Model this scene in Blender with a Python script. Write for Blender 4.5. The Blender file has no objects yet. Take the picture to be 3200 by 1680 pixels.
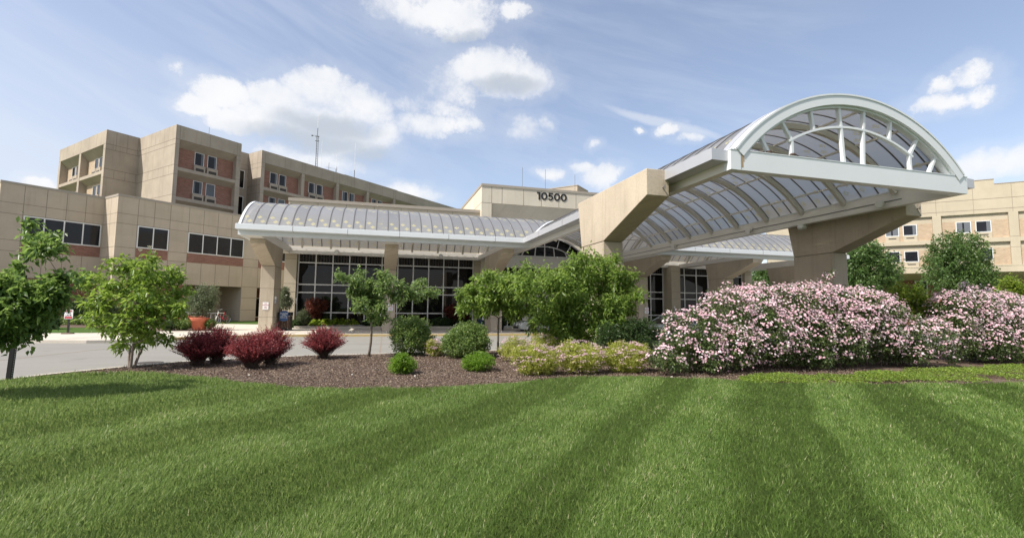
import bpy, math, random
import numpy as np
from mathutils import Matrix, Vector

SC = bpy.context.scene
COL = SC.collection
R = math.radians
PI = math.pi

# ------------------------------------------------------------------ camera
cd = bpy.data.cameras.new("camera"); cam = bpy.data.objects.new("camera", cd); COL.objects.link(cam)
cd.sensor_width = 36.0; cd.lens = 16.70; cd.clip_end = 3000.0; cd.clip_start = 0.05
_r = Vector((0.96341401, -0.26778925, 0.01106202)); _u = Vector((-0.03269196, -0.07644885, 0.99653741)); _f = Vector((0.26601632, 0.96043974, 0.08240645))
cam.matrix_world = Matrix(((_r.x, _u.x, -_f.x, 0.0), (_r.y, _u.y, -_f.y, 0.0), (_r.z, _u.z, -_f.z, 1.7), (0, 0, 0, 1)))
SC.camera = cam
SC.view_settings.view_transform = 'Standard'; SC.view_settings.look = 'None'; SC.view_settings.gamma = 1.0
SC.view_settings.exposure = 0.68
SC.cycles.max_bounces = 7; SC.cycles.diffuse_bounces = 3; SC.cycles.transparent_max_bounces = 6

# ------------------------------------------------------------------ sun and sky
TO_SUN = Vector((-0.761, -0.270, 1.0)).normalized()
sl = bpy.data.lights.new("sun", 'SUN'); sl.energy = 4.2; sl.angle = R(0.53); sl.color = (1.0, 0.945, 0.865)
so = bpy.data.objects.new("sun", sl); COL.objects.link(so)
so.rotation_euler = TO_SUN.to_track_quat('Z', 'Y').to_euler(); so.location = (-40, -20, 60)


class NT:
    """small helper for node trees"""
    def __init__(s, nt): s.nt = nt; s.n = nt.nodes; s.l = nt.links
    def node(s, t, **kw):
        n = s.n.new(t)
        for k, v in kw.items(): setattr(n, k, v)
        return n
    def put(s, sock, v):
        if isinstance(v, bpy.types.NodeSocket): s.l.new(v, sock)
        elif v is not None:
            if isinstance(v, (tuple, list)) and len(v) == 3 and sock.type == 'RGBA': v = (*v, 1.0)
            sock.default_value = v
    def m(s, op, a, b=None, c=None, clamp=False):
        n = s.n.new('ShaderNodeMath'); n.operation = op; n.use_clamp = clamp
        for i, v in enumerate((a, b, c)):
            if v is not None: s.put(n.inputs[i], v)
        return n.outputs[0]
    def mix(s, f, a, b, blend='MIX'):
        n = s.n.new('ShaderNodeMix'); n.data_type = 'RGBA'; n.blend_type = blend
        s.put(n.inputs['Factor'], f); s.put(n.inputs[6], a); s.put(n.inputs[7], b)
        return n.outputs[2]
    def noise(s, vec, scale, detail=4.0, rough=0.55, dist=0.0):
        n = s.n.new('ShaderNodeTexNoise'); s.put(n.inputs['Vector'], vec)
        n.inputs['Scale'].default_value = scale; n.inputs['Detail'].default_value = detail
        n.inputs['Roughness'].default_value = rough; n.inputs['Distortion'].default_value = dist
        return n.outputs['Fac']
    def mapping(s, vec, scale=(1, 1, 1), loc=(0, 0, 0), rot=(0, 0, 0)):
        n = s.n.new('ShaderNodeMapping'); s.put(n.inputs['Vector'], vec)
        n.inputs['Scale'].default_value = scale; n.inputs['Location'].default_value = loc; n.inputs['Rotation'].default_value = rot
        return n.outputs[0]
    def ramp(s, f, stops):
        n = s.n.new('ShaderNodeValToRGB'); s.put(n.inputs[0], f); e = n.color_ramp.elements
        while len(e) < len(stops): e.new(0.5)
        for i, (p, c) in enumerate(stops): e[i].position = p; e[i].color = (*c, 1.0)
        return n.outputs[0]
    def step(s, x, a, b):
        n = s.n.new('ShaderNodeMapRange'); n.interpolation_type = 'SMOOTHSTEP'; s.put(n.inputs[0], x)
        n.inputs[1].default_value = a; n.inputs[2].default_value = b
        return n.outputs[0]


PUFFS = [(-17.1,21.1,2.65,1.58,1.0,0),(-19.1,19.6,2.02,1.1,1.0,0),(-11.3,21.8,3.96,1.85,1.0,0),(-7.6,23.4,3.99,2.07,1.0,0),(-3.2,22.2,4.0,2.27,1.0,0),(-0.4,19.6,2.28,1.83,1.0,0),(-12.5,19.5,4.62,1.68,1.0,0),(-7.5,20.0,6.91,2.25,1.0,0),(-16.2,18.8,3.04,1.15,1.0,0),(-5.3,18.6,5.6,2.11,1.0,0),(-8.1,16.1,5.77,1.47,0.7,0),(-6.4,19.7,5.31,1.24,1,1),(-8.2,18.2,6.81,1.14,1,1),(-1.9,17.2,3.58,1.31,1,1),(11.3,27.6,4.22,1.72,1.0,0),(14.8,26.9,4.73,2.57,1.0,0),(5.7,32.7,8.08,1.84,0.78,0),(9.0,31.4,3.97,1.23,0.75,0),(4.4,20.9,3.8,1.41,0.8,0),(8.2,25.6,3.67,2.28,0.55,0),(7.5,22.8,2.91,1.29,0.6,0),(9.0,21.4,2.68,1.09,0.7,0),(3.0,13.3,3.49,1.14,1.0,0),(-29.7,10.2,1.09,0.84,1.0,0),(2.0,23.2,2.11,0.84,0.5,0),(-20.6,22.1,0.65,0.44,0.22,0),(14.7,32.9,1.76,0.74,0.7,0),(14.8,25.8,3.98,1.04,1,1),(9.0,30.4,2.97,0.77,0.8,1),(16.7,26.5,3.73,2.07,1.0,0),(60.1,20.1,1.76,1.04,0.62,0),(58.2,19.8,1.21,0.82,0.6,0),(58.3,18.3,2.27,0.92,0.66,0),(60.6,18.3,1.6,1.04,0.62,0),(20.2,16.1,1.58,0.76,1.0,0),(23.7,16.7,1.44,0.68,0.9,0),(26.2,15.8,2.71,1.18,1.0,0),(33.9,20.0,1.33,0.72,0.9,0),(36.3,19.1,1.29,0.55,0.6,0),(30.8,20.2,0.55,0.34,0.7,0),(25.3,19.2,0.6,0.31,0.4,0),(61.7,12.4,3.29,1.31,0.8,0),(16.5,21.1,2.22,1.32,0.6,0),(19.7,21.6,0.86,0.66,0.6,0),(15.6,33.3,2.27,0.83,0.7,0)]

def build_world():
    w = bpy.data.worlds.new("World"); SC.world = w; w.use_nodes = True
    t = NT(w.node_tree); t.n.clear()
    out = t.node('ShaderNodeOutputWorld'); bg = t.node('ShaderNodeBackground'); t.l.new(bg.outputs[0], out.inputs[0])
    sky = t.node('ShaderNodeTexSky', sky_type='NISHITA'); sky.sun_disc = False
    sky.sun_elevation = math.asin(TO_SUN.z); sky.sun_rotation = math.atan2(TO_SUN.x, TO_SUN.y)
    sky.air_density = 1.0; sky.dust_density = 1.6; sky.ozone_density = 1.5
    tc = t.node('ShaderNodeTexCoord'); d = tc.outputs['Generated']
    sep = t.node('ShaderNodeSeparateXYZ'); t.l.new(d, sep.inputs[0])
    deg = 180 / PI
    az = t.m('MULTIPLY', t.m('ARCTAN2', sep.outputs[0], sep.outputs[1]), deg)
    el = t.m('MULTIPLY', t.m('ARCSINE', sep.outputs[2]), deg)
    # thin high cloud: long streaks across the sky
    cx = t.node('ShaderNodeCombineXYZ'); t.put(cx.inputs[0], t.m('MULTIPLY', az, 0.03)); t.put(cx.inputs[1], t.m('MULTIPLY_ADD', az, 0.055, t.m('MULTIPLY', el, 0.17)))
    st = t.noise(cx.outputs[0], 1.5, 8.0, 0.60, 0.5)
    st2 = t.noise(d, 1.7, 4.0, 0.55)
    veil = t.m('MULTIPLY', t.step(st, 0.36, 0.74), t.step(st2, 0.30, 0.66))
    leftish = t.m('MULTIPLY', t.step(az, 12.0, -34.0), t.step(el, 30.0, 10.0))
    veil = t.m('ADD', t.m('MULTIPLY', veil, 0.36), t.m('MULTIPLY', leftish, t.m('MULTIPLY_ADD', st, 0.8, 0.42)), clamp=True)
    veil = t.m('MULTIPLY', veil, 0.74)
    base = t.mix(1.0, sky.outputs[0], (0.155, 0.134, 0.124), 'MULTIPLY')
    base = t.mix(0.12, base, (0.42, 0.50, 0.62))
    base = t.mix(veil, base, (0.47, 0.51, 0.585))
    # cumulus: warped puffs, each with its own place in the sky
    na = t.noise(d, 9.0, 9.0, 0.62); nb = t.noise(t.mapping(d, loc=(7.1, 3.3, 1.7)), 9.0, 9.0, 0.62)
    waz = t.m('MULTIPLY_ADD', t.m('SUBTRACT', na, 0.5), 5.0, az); wel = t.m('MULTIPLY_ADD', t.m('SUBTRACT', nb, 0.5), 3.6, el)
    def field(sel):
        acc = None
        for (a, e, ra, re, w_, g) in sel:
            x = t.m('MULTIPLY_ADD', waz, 1 / ra, -a / ra); y = t.m('MULTIPLY_ADD', wel, 1 / re, -e / re)
            q = t.m('MULTIPLY_ADD', x, x, t.m('MULTIPLY', y, y))
            v = t.m('MULTIPLY', t.m('SUBTRACT', 1.0, t.m('MULTIPLY', q, 0.72)), w_)
            acc = v if acc is None else t.m('MAXIMUM', acc, v)
        return acc
    body = field([p for p in PUFFS if p[5] == 0]); grey = field([p for p in PUFFS if p[5] == 1])
    fine = t.noise(d, 26.0, 7.0, 0.68)
    fine2 = t.noise(t.mapping(d, loc=(2.0, 5.0, 9.0)), 70.0, 6.0, 0.7)
    xb = t.m('ADD', t.m('MULTIPLY_ADD', t.m('SUBTRACT', fine, 0.5), 1.5, body), t.m('MULTIPLY', t.m('SUBTRACT', fine2, 0.5), 0.55))
    feather = t.step(t.noise(t.mapping(d, loc=(4.0, 1.0, 2.0)), 5.0, 4.0, 0.6), 0.38, 0.62)
    crisp = t.step(xb, -0.08, 0.66); smooth = t.step(xb, -0.45, 1.30)
    dens = t.m('ADD', t.m('MULTIPLY', crisp, t.m('SUBTRACT', 1.0, feather)), t.m('MULTIPLY', smooth, feather))
    halo = t.m('MULTIPLY', t.step(xb, -1.5, 0.3), 0.16)
    dens = t.m('MAXIMUM', dens, halo)
    shade = t.step(t.m('MULTIPLY_ADD', t.m('SUBTRACT', fine, 0.5), 0.7, grey), -0.45, 1.0)
    soft = t.step(t.noise(t.mapping(d, loc=(0.0, 0.0, 0.03)), 12.0, 6.0, 0.6), 0.36, 0.62)
    ccol = t.mix(t.m('MULTIPLY', soft, 0.22), (0.625, 0.625, 0.63), (0.47, 0.50, 0.55))
    ccol = t.mix(t.m('MULTIPLY', shade, 0.9), ccol, (0.34, 0.375, 0.42))
    # unseen cloud deck added behind and beside the view, to brighten the shaded walls
    rest = t.m('MULTIPLY', t.step(t.m('ABSOLUTE', t.m('SUBTRACT', az, 15.5)), 62.0, 85.0), t.step(t.noise(d, 3.2, 7.0, 0.6), 0.40, 0.54))
    rest = t.m('MULTIPLY', rest, 0.45)
    dens = t.m('MAXIMUM', dens, rest)
    # one thin slanting wisp
    wx = t.m('MULTIPLY_ADD', az, 0.126, -0.126 * 33.6); wy = t.m('ADD', t.m('SUBTRACT', el, 20.9), t.m('MULTIPLY', t.m('SUBTRACT', az, 33.6), 0.36))
    wy = t.m('MULTIPLY_ADD', t.m('SUBTRACT', na, 0.5), 1.6, wy); wy = t.m('MULTIPLY', wy, 1.35)
    wisp = t.m('MULTIPLY', t.step(t.m('SUBTRACT', 1.0, t.m('MULTIPLY_ADD', wx, wx, t.m('MULTIPLY', wy, wy))), 0.0, 0.9), 0.42)
    dens = t.m('MAXIMUM', dens, wisp)
    fin = t.mix(t.m('MULTIPLY', dens, 0.95), base, ccol)
    t.l.new(fin, bg.inputs[0]); bg.inputs[1].default_value = 1.0
    w.cycles.sampling_method = 'MANUAL'; w.cycles.sample_map_resolution = 512

build_world()

# ------------------------------------------------------------------ materials
def new_mat(name):
    m = bpy.data.materials.new(name); m.use_nodes = True; t = NT(m.node_tree)
    b = t.n['Principled BSDF']; return m, t, b

def objco(t): return t.node('ShaderNodeTexCoord').outputs['Object']

def plain(name, col, rough=0.6, metal=0.0, spec=0.5, var=0.0, scale=3.0):
    m, t, b = new_mat(name)
    if var:
        f = t.noise(objco(t), scale, 5.0, 0.6)
        t.put(b.inputs['Base Color'], t.mix(f, tuple(c * (1 - var) for c in col), tuple(min(1, c * (1 + var)) for c in col)))
    else: t.put(b.inputs['Base Color'], col)
    b.inputs['Roughness'].default_value = rough; b.inputs['Metallic'].default_value = metal; b.inputs['Specular IOR Level'].default_value = spec
    return m

def wallco(t):
    """wall coordinates: along the wall (whichever way it faces), up"""
    s = t.node('ShaderNodeSeparateXYZ'); t.l.new(objco(t), s.inputs[0])
    c = t.node('ShaderNodeCombineXYZ'); t.put(c.inputs[0], t.m('ADD', s.outputs[0], s.outputs[1])); t.put(c.inputs[1], s.outputs[2])
    return c.outputs[0], s

def concrete(name, col, var=0.10, rib=0.0, stain=0.25, grit=0.0, panel=None):
    m, t, b = new_mat(name)
    uv, s = wallco(t)
    big = t.noise(objco(t), 0.35, 4.0, 0.6)
    streak = t.noise(t.mapping(uv, scale=(2.6, 0.16, 1)), 1.0, 5.0, 0.65)
    fine = t.noise(objco(t), 14.0, 5.0, 0.7)
    c = t.mix(t.step(big, 0.3, 0.7), tuple(x * (1 - var) for x in col), tuple(x * (1 + var) for x in col))
    c = t.mix(t.m('MULTIPLY', t.step(streak, 0.50, 0.78), stain), c, tuple(x * k for x, k in zip(col, (0.55, 0.50, 0.44))))
    c = t.mix(t.m('MULTIPLY', t.m('SUBTRACT', fine, 0.5, clamp=True), 0.8 + grit), c, tuple(x * 0.55 for x in col))
    if panel:   # each cast panel has a tone of its own
        su = t.node('ShaderNodeSeparateXYZ'); t.l.new(uv, su.inputs[0]); cb = t.node('ShaderNodeCombineXYZ')
        t.put(cb.inputs[0], t.m('FLOOR', t.m('MULTIPLY_ADD', su.outputs[0], 1 / panel[0], 0.35))); t.put(cb.inputs[1], t.m('FLOOR', t.m('MULTIPLY_ADD', su.outputs[1], 1 / panel[1], 0.1)))
        wn = t.node('ShaderNodeTexWhiteNoise', noise_dimensions='2D'); t.l.new(cb.outputs[0], wn.inputs['Vector'])
        c = t.mix(t.m('MULTIPLY', wn.outputs[0], 0.16), c, tuple(x * 0.62 for x in col))
    t.put(b.inputs['Base Color'], c); b.inputs['Roughness'].default_value = 0.85; b.inputs['Specular IOR Level'].default_value = 0.25
    if rib or grit:
        bp = t.node('ShaderNodeBump'); bp.inputs['Distance'].default_value = 0.02; bp.inputs['Strength'].default_value = 0.5
        hgt = fine
        if rib:
            wv = t.node('ShaderNodeTexWave', wave_type='BANDS', bands_direction='X'); t.l.new(uv, wv.inputs['Vector']); wv.inputs['Scale'].default_value = 1.6
            wv.inputs['Distortion'].default_value = 0.4
            hgt = t.m('ADD', t.m('MULTIPLY', wv.outputs['Fac'], rib), t.m('MULTIPLY', fine, 0.3))
        t.put(bp.inputs['Height'], hgt); t.l.new(bp.outputs[0], b.inputs['Normal'])
    return m

def brick(name, c1, c2, mortar, bw=0.42, rh=0.095):
    m, t, b = new_mat(name)
    uv, s = wallco(t)
    n = t.node('ShaderNodeTexBrick'); t.l.new(uv, n.inputs['Vector'])
    n.inputs['Scale'].default_value = 1.0; n.inputs['Brick Width'].default_value = bw; n.inputs['Row Height'].default_value = rh
    n.inputs['Mortar Size'].default_value = 0.010; n.inputs['Bias'].default_value = -0.1
    t.put(n.inputs['Color1'], c1); t.put(n.inputs['Color2'], c2); t.put(n.inputs['Mortar'], mortar)
    v = t.noise(t.mapping(uv, scale=(1.4, 6.0, 1)), 1.3, 4.0, 0.7)
    c = t.mix(t.m('MULTIPLY', t.step(v, 0.52, 0.72), 0.55), n.outputs['Color'], tuple(x * 0.42 for x in c1))
    v2 = t.noise(t.mapping(uv, scale=(1.0, 5.0, 1), loc=(5, 2, 0)), 1.1, 4.0, 0.7)
    c = t.mix(t.m('MULTIPLY', t.step(v2, 0.55, 0.75), 0.35), c, tuple(min(1, x * 1.8 + 0.03) for x in c2))
    t.put(b.inputs['Base Color'], c); b.inputs['Roughness'].default_value = 0.9; b.inputs['Specular IOR Level'].default_value = 0.2
    return m

def glass_dark(name, tint=(0.012, 0.013, 0.015), rough=0.03, var=0.0, spec=0.6):
    m, t, b = new_mat(name)
    col = tint
    if var:
        uv, s = wallco(t)
        f = t.noise(t.mapping(uv, scale=(1.1, 0.7, 1)), 0.8, 4.0, 0.6)
        col = t.mix(t.step(f, 0.45, 0.75), tint, tuple(x * (1 + var) for x in tint))
    t.put(b.inputs['Base Color'], col); b.inputs['Roughness'].default_value = rough; b.inputs['Specular IOR Level'].default_value = spec
    bp = t.node('ShaderNodeBump'); bp.inputs['Strength'].default_value = 0.04; bp.inputs['Distance'].default_value = 0.05
    t.put(bp.inputs['Height'], t.noise(objco(t), 0.9, 2.0)); t.l.new(bp.outputs[0], b.inputs['Normal'])
    return m

def leaf_mat(name, col, tip, transl=0.45, gloss=0.35, dark=0.6, spec=0.38, last=None):
    """leaf colour varies leaf by leaf through the uv layer (u = random, v = random)"""
    m, t, b = new_mat(name)
    uvn = t.node('ShaderNodeTexCoord'); sp = t.node('ShaderNodeSeparateXYZ'); t.l.new(uvn.outputs['UV'], sp.inputs[0])
    c = t.ramp(sp.outputs[0], [(0.0, tuple(x * dark for x in col)), (0.55, col), (0.93, tip), (1.0, last or tip)])
    t.put(b.inputs['Base Color'], c); b.inputs['Roughness'].default_value = gloss; b.inputs['Specular IOR Level'].default_value = spec
    tr = t.node('ShaderNodeBsdfTranslucent'); t.put(tr.inputs[0], t.mix(0.5, c, tuple(min(1, x * 1.6) for x in tip)))
    mx = t.node('ShaderNodeMixShader'); mx.inputs[0].default_value = transl
    t.l.new(b.outputs[0], mx.inputs[1]); t.l.new(tr.outputs[0], mx.inputs[2])
    t.l.new(mx.outputs[0], t.n['Material Output'].inputs[0])
    return m

M = {}
M['precast'] = concrete('precast_concrete', (0.505, 0.430, 0.335), 0.07, rib=0.0, stain=0.26, panel=(1.38, 0.98))
M['precast_old'] = concrete('weathered_concrete', (0.395, 0.338, 0.272), 0.10, rib=0.5, stain=0.34)
M['precast_warm'] = concrete('warm_concrete', (0.47, 0.415, 0.315), 0.07, stain=0.12)
M['precast_lit'] = concrete('lit_precast_concrete', (0.60, 0.545, 0.445), 0.06, stain=0.18, panel=(1.7, 1.5))  # lighter copy of the precast: missing front light put into its colour
M['column'] = concrete('rough_column_concrete', (0.48, 0.412, 0.318), 0.12, stain=0.7, grit=1.0)
M['joint'] = plain('panel_joint', (0.20, 0.165, 0.13), 0.9)
M['coping'] = plain('coping_metal', (0.34, 0.30, 0.245), 0.5, var=0.1)
M['brick_red'] = brick('red_brick', (0.25, 0.118, 0.085), (0.325, 0.165, 0.122), (0.27, 0.20, 0.16))
M['brick_dark'] = brick('brown_brick', (0.20, 0.085, 0.055), (0.28, 0.125, 0.085), (0.18, 0.13, 0.10))
M['brick_tan'] = brick('tan_brick', (0.42, 0.315, 0.215), (0.50, 0.39, 0.275), (0.42, 0.35, 0.27))
M['white'] = plain('white_painted_steel', (0.68, 0.71, 0.72), 0.35, var=0.06, scale=0.8)
M['offwhite'] = plain('offwhite_painted_steel', (0.73, 0.705, 0.65), 0.45, var=0.08, scale=0.7)
M['rib'] = plain('beige_painted_steel', (0.62, 0.585, 0.51), 0.5, var=0.1, scale=0.9)
M['alu'] = plain('aluminium_gutter', (0.50, 0.51, 0.53), 0.35, metal=0.35, var=0.1, scale=1.2)
M['seam'] = plain('aluminium_seam', (0.13, 0.127, 0.125), 0.5, metal=0.2)
M['mullion'] = plain('white_mullion', (0.74, 0.74, 0.72), 0.45)
M['glass'] = glass_dark('dark_glass', (0.006, 0.006, 0.0065), 0.02, 0.9, 0.32)
M['glass_blue'] = glass_dark('tinted_window_glass', (0.013, 0.0145, 0.019), 0.04, 0.8, 0.28)
M['curtain'] = plain('window_curtain', (0.13, 0.145, 0.165), 0.8, var=0.35, scale=9.0)
M['louver'] = plain('dark_louver', (0.05, 0.042, 0.033), 0.7)
M['black'] = plain('black_metal', (0.015, 0.015, 0.016), 0.45)
M['digit'] = plain('black_lettering', (0.012, 0.012, 0.013), 0.5)
M['signwhite'] = plain('sign_white', (0.78, 0.78, 0.77), 0.5)
M['signred'] = plain('sign_red', (0.45, 0.04, 0.06), 0.5)
M['signblue'] = plain('sign_blue', (0.025, 0.075, 0.20), 0.4)
M['mailblue'] = plain('mailbox_blue', (0.012, 0.03, 0.085), 0.35)
M['terracotta'] = plain('terracotta', (0.50, 0.135, 0.07), 0.7, var=0.12, scale=4)
M['wood'] = plain('stained_wood', (0.13, 0.06, 0.035), 0.6, var=0.3, scale=6)
M['galv'] = plain('galvanised_steel', (0.42, 0.43, 0.44), 0.4, metal=0.6)
M['bark'] = plain('grey_bark', (0.125, 0.105, 0.082), 0.9, var=0.45, scale=14)
M['bark_pale'] = plain('pale_bark', (0.22, 0.185, 0.15), 0.9, var=0.35, scale=12)
M['twig'] = plain('brown_twig', (0.055, 0.038, 0.028), 0.9)
M['tyre'] = plain('tyre_rubber', (0.012, 0.012, 0.012), 0.8)
M['chrome'] = plain('chrome', (0.65, 0.65, 0.66), 0.15, metal=1.0)
M['bikered'] = plain('bicycle_red', (0.45, 0.03, 0.05), 0.3)
M['lamp'] = plain('lamp_lens', (0.75, 0.75, 0.72), 0.2)
M['silver'] = plain('silver_car_paint', (0.52, 0.55, 0.54), 0.22, metal=0.45)
M['carglass'] = glass_dark('car_glass', (0.01, 0.011, 0.012), 0.03, 0, 0.9)
M['soil'] = plain('potting_soil', (0.03, 0.022, 0.016), 1.0)
M['stone'] = plain('pale_stone', (0.5, 0.47, 0.42), 0.8, var=0.2)
M['rust'] = plain('rust_stain', (0.36, 0.27, 0.16), 0.6, var=0.4, scale=5)

def polycarb():
    """ribbed grey polycarbonate sheet with pale yellow repair patches (uv: u = bay number, v = angle)"""
    m, t, b = new_mat('polycarbonate_sheet')
    tc = t.node('ShaderNodeTexCoord'); sp = t.node('ShaderNodeSeparateXYZ'); t.l.new(tc.outputs['UV'], sp.inputs[0])
    u = t.m('FRACT', sp.outputs[0]); v = t.m('ABSOLUTE', sp.outputs[1])
    mark = None
    for (mu, mv) in ((0.33, 0.845), (0.68, 0.925), (0.30, 0.405), (0.66, 0.475)):
        for (ox, oy) in ((0.115, 0), (-0.115, 0), (0, 0.0155), (0, -0.0155)):
            x = t.m('MULTIPLY', t.m('SUBTRACT', u, mu + ox), 1 / 0.086); y = t.m('MULTIPLY', t.m('SUBTRACT', v, mv + oy), 1 / 0.0105)
            q = t.m('SUBTRACT', 1.0, t.m('MULTIPLY_ADD', x, x, t.m('MULTIPLY', y, y)))
            mark = q if mark is None else t.m('MAXIMUM', mark, q)
    some = t.noise(tc.outputs['UV'], 0.8, 2.0)
    mk = t.m('MULTIPLY', t.step(mark, 0.0, 0.5), t.step(some, 0.34, 0.42))
    wn = t.node('ShaderNodeTexWhiteNoise', noise_dimensions='1D'); t.put(wn.inputs['W'], t.m('FLOOR', sp.outputs[0]))
    dirt = t.noise(tc.outputs['Object'], 0.7, 5.0, 0.6)
    c = t.mix(wn.outputs[0], (0.275, 0.288, 0.312), (0.365, 0.377, 0.400)); c = t.mix(t.m('MULTIPLY', t.step(dirt, 0.4, 0.75), 0.3), c, (0.24, 0.23, 0.21))
    c = t.mix(t.m('MULTIPLY', t.step(v, 0.60, 0.98), 0.35), c, (0.36, 0.36, 0.35))
    c = t.mix(mk, c, (0.74, 0.68, 0.36))
    t.put(b.inputs['Base Color'], c); b.inputs['Roughness'].default_value = 0.33; b.inputs['Specular IOR Level'].default_value = 0.55
    tr = t.node('ShaderNodeBsdfTranslucent'); t.put(tr.inputs[0], t.mix(mk, (0.37, 0.372, 0.38), (0.27, 0.26, 0.22)))
    rf = t.node('ShaderNodeBsdfRefraction'); rf.inputs['IOR'].default_value = 1.03; rf.inputs['Roughness'].default_value = 0.72; t.put(rf.inputs[0], t.mix(mk, (0.70, 0.70, 0.69), (0.4, 0.38, 0.3)))
    m1 = t.node('ShaderNodeMixShader'); m1.inputs[0].default_value = 0.45; t.l.new(tr.outputs[0], m1.inputs[1]); t.l.new(rf.outputs[0], m1.inputs[2])
    mx = t.node('ShaderNodeMixShader'); mx.inputs[0].default_value = 0.43
    t.l.new(b.outputs[0], mx.inputs[1]); t.l.new(m1.outputs[0], mx.inputs[2]); t.l.new(mx.outputs[0], t.n['Material Output'].inputs[0])
    return m
M['poly'] = polycarb()

def ground_mats():
    m, t, b = new_mat('lawn_soil')
    f = t.noise(objco(t), 3.0, 6.0, 0.7)
    t.put(b.inputs['Base Color'], t.mix(f, (0.030, 0.052, 0.012), (0.060, 0.100, 0.022))); b.inputs['Roughness'].default_value = 1.0; b.inputs['Specular IOR Level'].default_value = 0.1
    M['lawn'] = m
    m, t, b = new_mat('far_grass')
    f = t.noise(objco(t), 1.2, 8.0, 0.75); f2 = t.noise(objco(t), 30.0, 3.0, 0.7)
    c = t.mix(f, (0.05, 0.095, 0.02), (0.085, 0.145, 0.03)); c = t.mix(t.m('MULTIPLY', f2, 0.5), c, (0.025, 0.05, 0.012))
    t.put(b.inputs['Base Color'], c); b.inputs['Roughness'].default_value = 1.0; b.inputs['Specular IOR Level'].default_value = 0.1
    M['far_grass'] = m
    m, t, b = new_mat('bark_mulch')
    f = t.noise(objco(t), 22.0, 6.0, 0.75); g = t.noise(objco(t), 0.9, 4.0, 0.6)
    c = t.ramp(f, [(0.30, (0.030, 0.019, 0.014)), (0.5, (0.115, 0.080, 0.062)), (0.72, (0.21, 0.16, 0.13))])
    c = t.mix(t.m('MULTIPLY', t.step(g, 0.4, 0.7), 0.45), c, (0.20, 0.165, 0.135))
    t.put(b.inputs['Base Color'], c); b.inputs['Roughness'].default_value = 1.0; b.inputs['Specular IOR Level'].default_value = 0.1
    bp = t.node('ShaderNodeBump'); bp.inputs['Distance'].default_value = 0.03; t.put(bp.inputs['Height'], f); t.l.new(bp.outputs[0], b.inputs['Normal'])
    M['mulch'] = m
    m, t, b = new_mat('worn_pale_asphalt')
    f = t.noise(objco(t), 35.0, 4.0, 0.7); g = t.noise(t.mapping(objco(t), scale=(0.25, 1.0, 1)), 0.5, 5.0, 0.6); h = t.noise(objco(t), 2.2, 5.0, 0.7)
    c = t.mix(f, (0.185, 0.180, 0.163), (0.262, 0.255, 0.230)); c = t.mix(t.m('MULTIPLY', t.step(g, 0.42, 0.68), 0.40), c, (0.165, 0.159, 0.143))
    c = t.mix(t.m('MULTIPLY', t.step(h, 0.58, 0.75), 0.25), c, (0.15, 0.145, 0.135)); oil = t.noise(objco(t), 0.55, 2.0, 0.5); c = t.mix(t.m('MULTIPLY', t.step(oil, 0.66, 0.74), 0.4), c, (0.085, 0.082, 0.078))
    t.put(b.inputs['Base Color'], c); b.inputs['Roughness'].default_value = 0.9; b.inputs['Specular IOR Level'].default_value = 0.25
    M['road'] = m
    m, t, b = new_mat('pavement_concrete')
    f = t.noise(objco(t), 18.0, 5.0, 0.7); g = t.noise(objco(t), 0.6, 5.0, 0.6)
    c = t.mix(f, (0.44, 0.405, 0.345), (0.55, 0.51, 0.44)); c = t.mix(t.m('MULTIPLY', t.step(g, 0.4, 0.7), 0.35), c, (0.31, 0.28, 0.235))
    t.put(b.inputs['Base Color'], c); b.inputs['Roughness'].default_value = 0.9; b.inputs['Specular IOR Level'].default_value = 0.25
    M['pave'] = m
    m, t, b = new_mat('kerb_yellow')
    f = t.noise(t.mapping(objco(t), scale=(1, 1, 4)), 4.0, 6.0, 0.75)
    c = t.mix(t.step(f, 0.46, 0.66), (0.46, 0.335, 0.12), (0.42, 0.37, 0.29))
    t.put(b.inputs['Base Color'], c); b.inputs['Roughness'].default_value = 0.85
    M['yellow'] = m
ground_mats()

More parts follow.
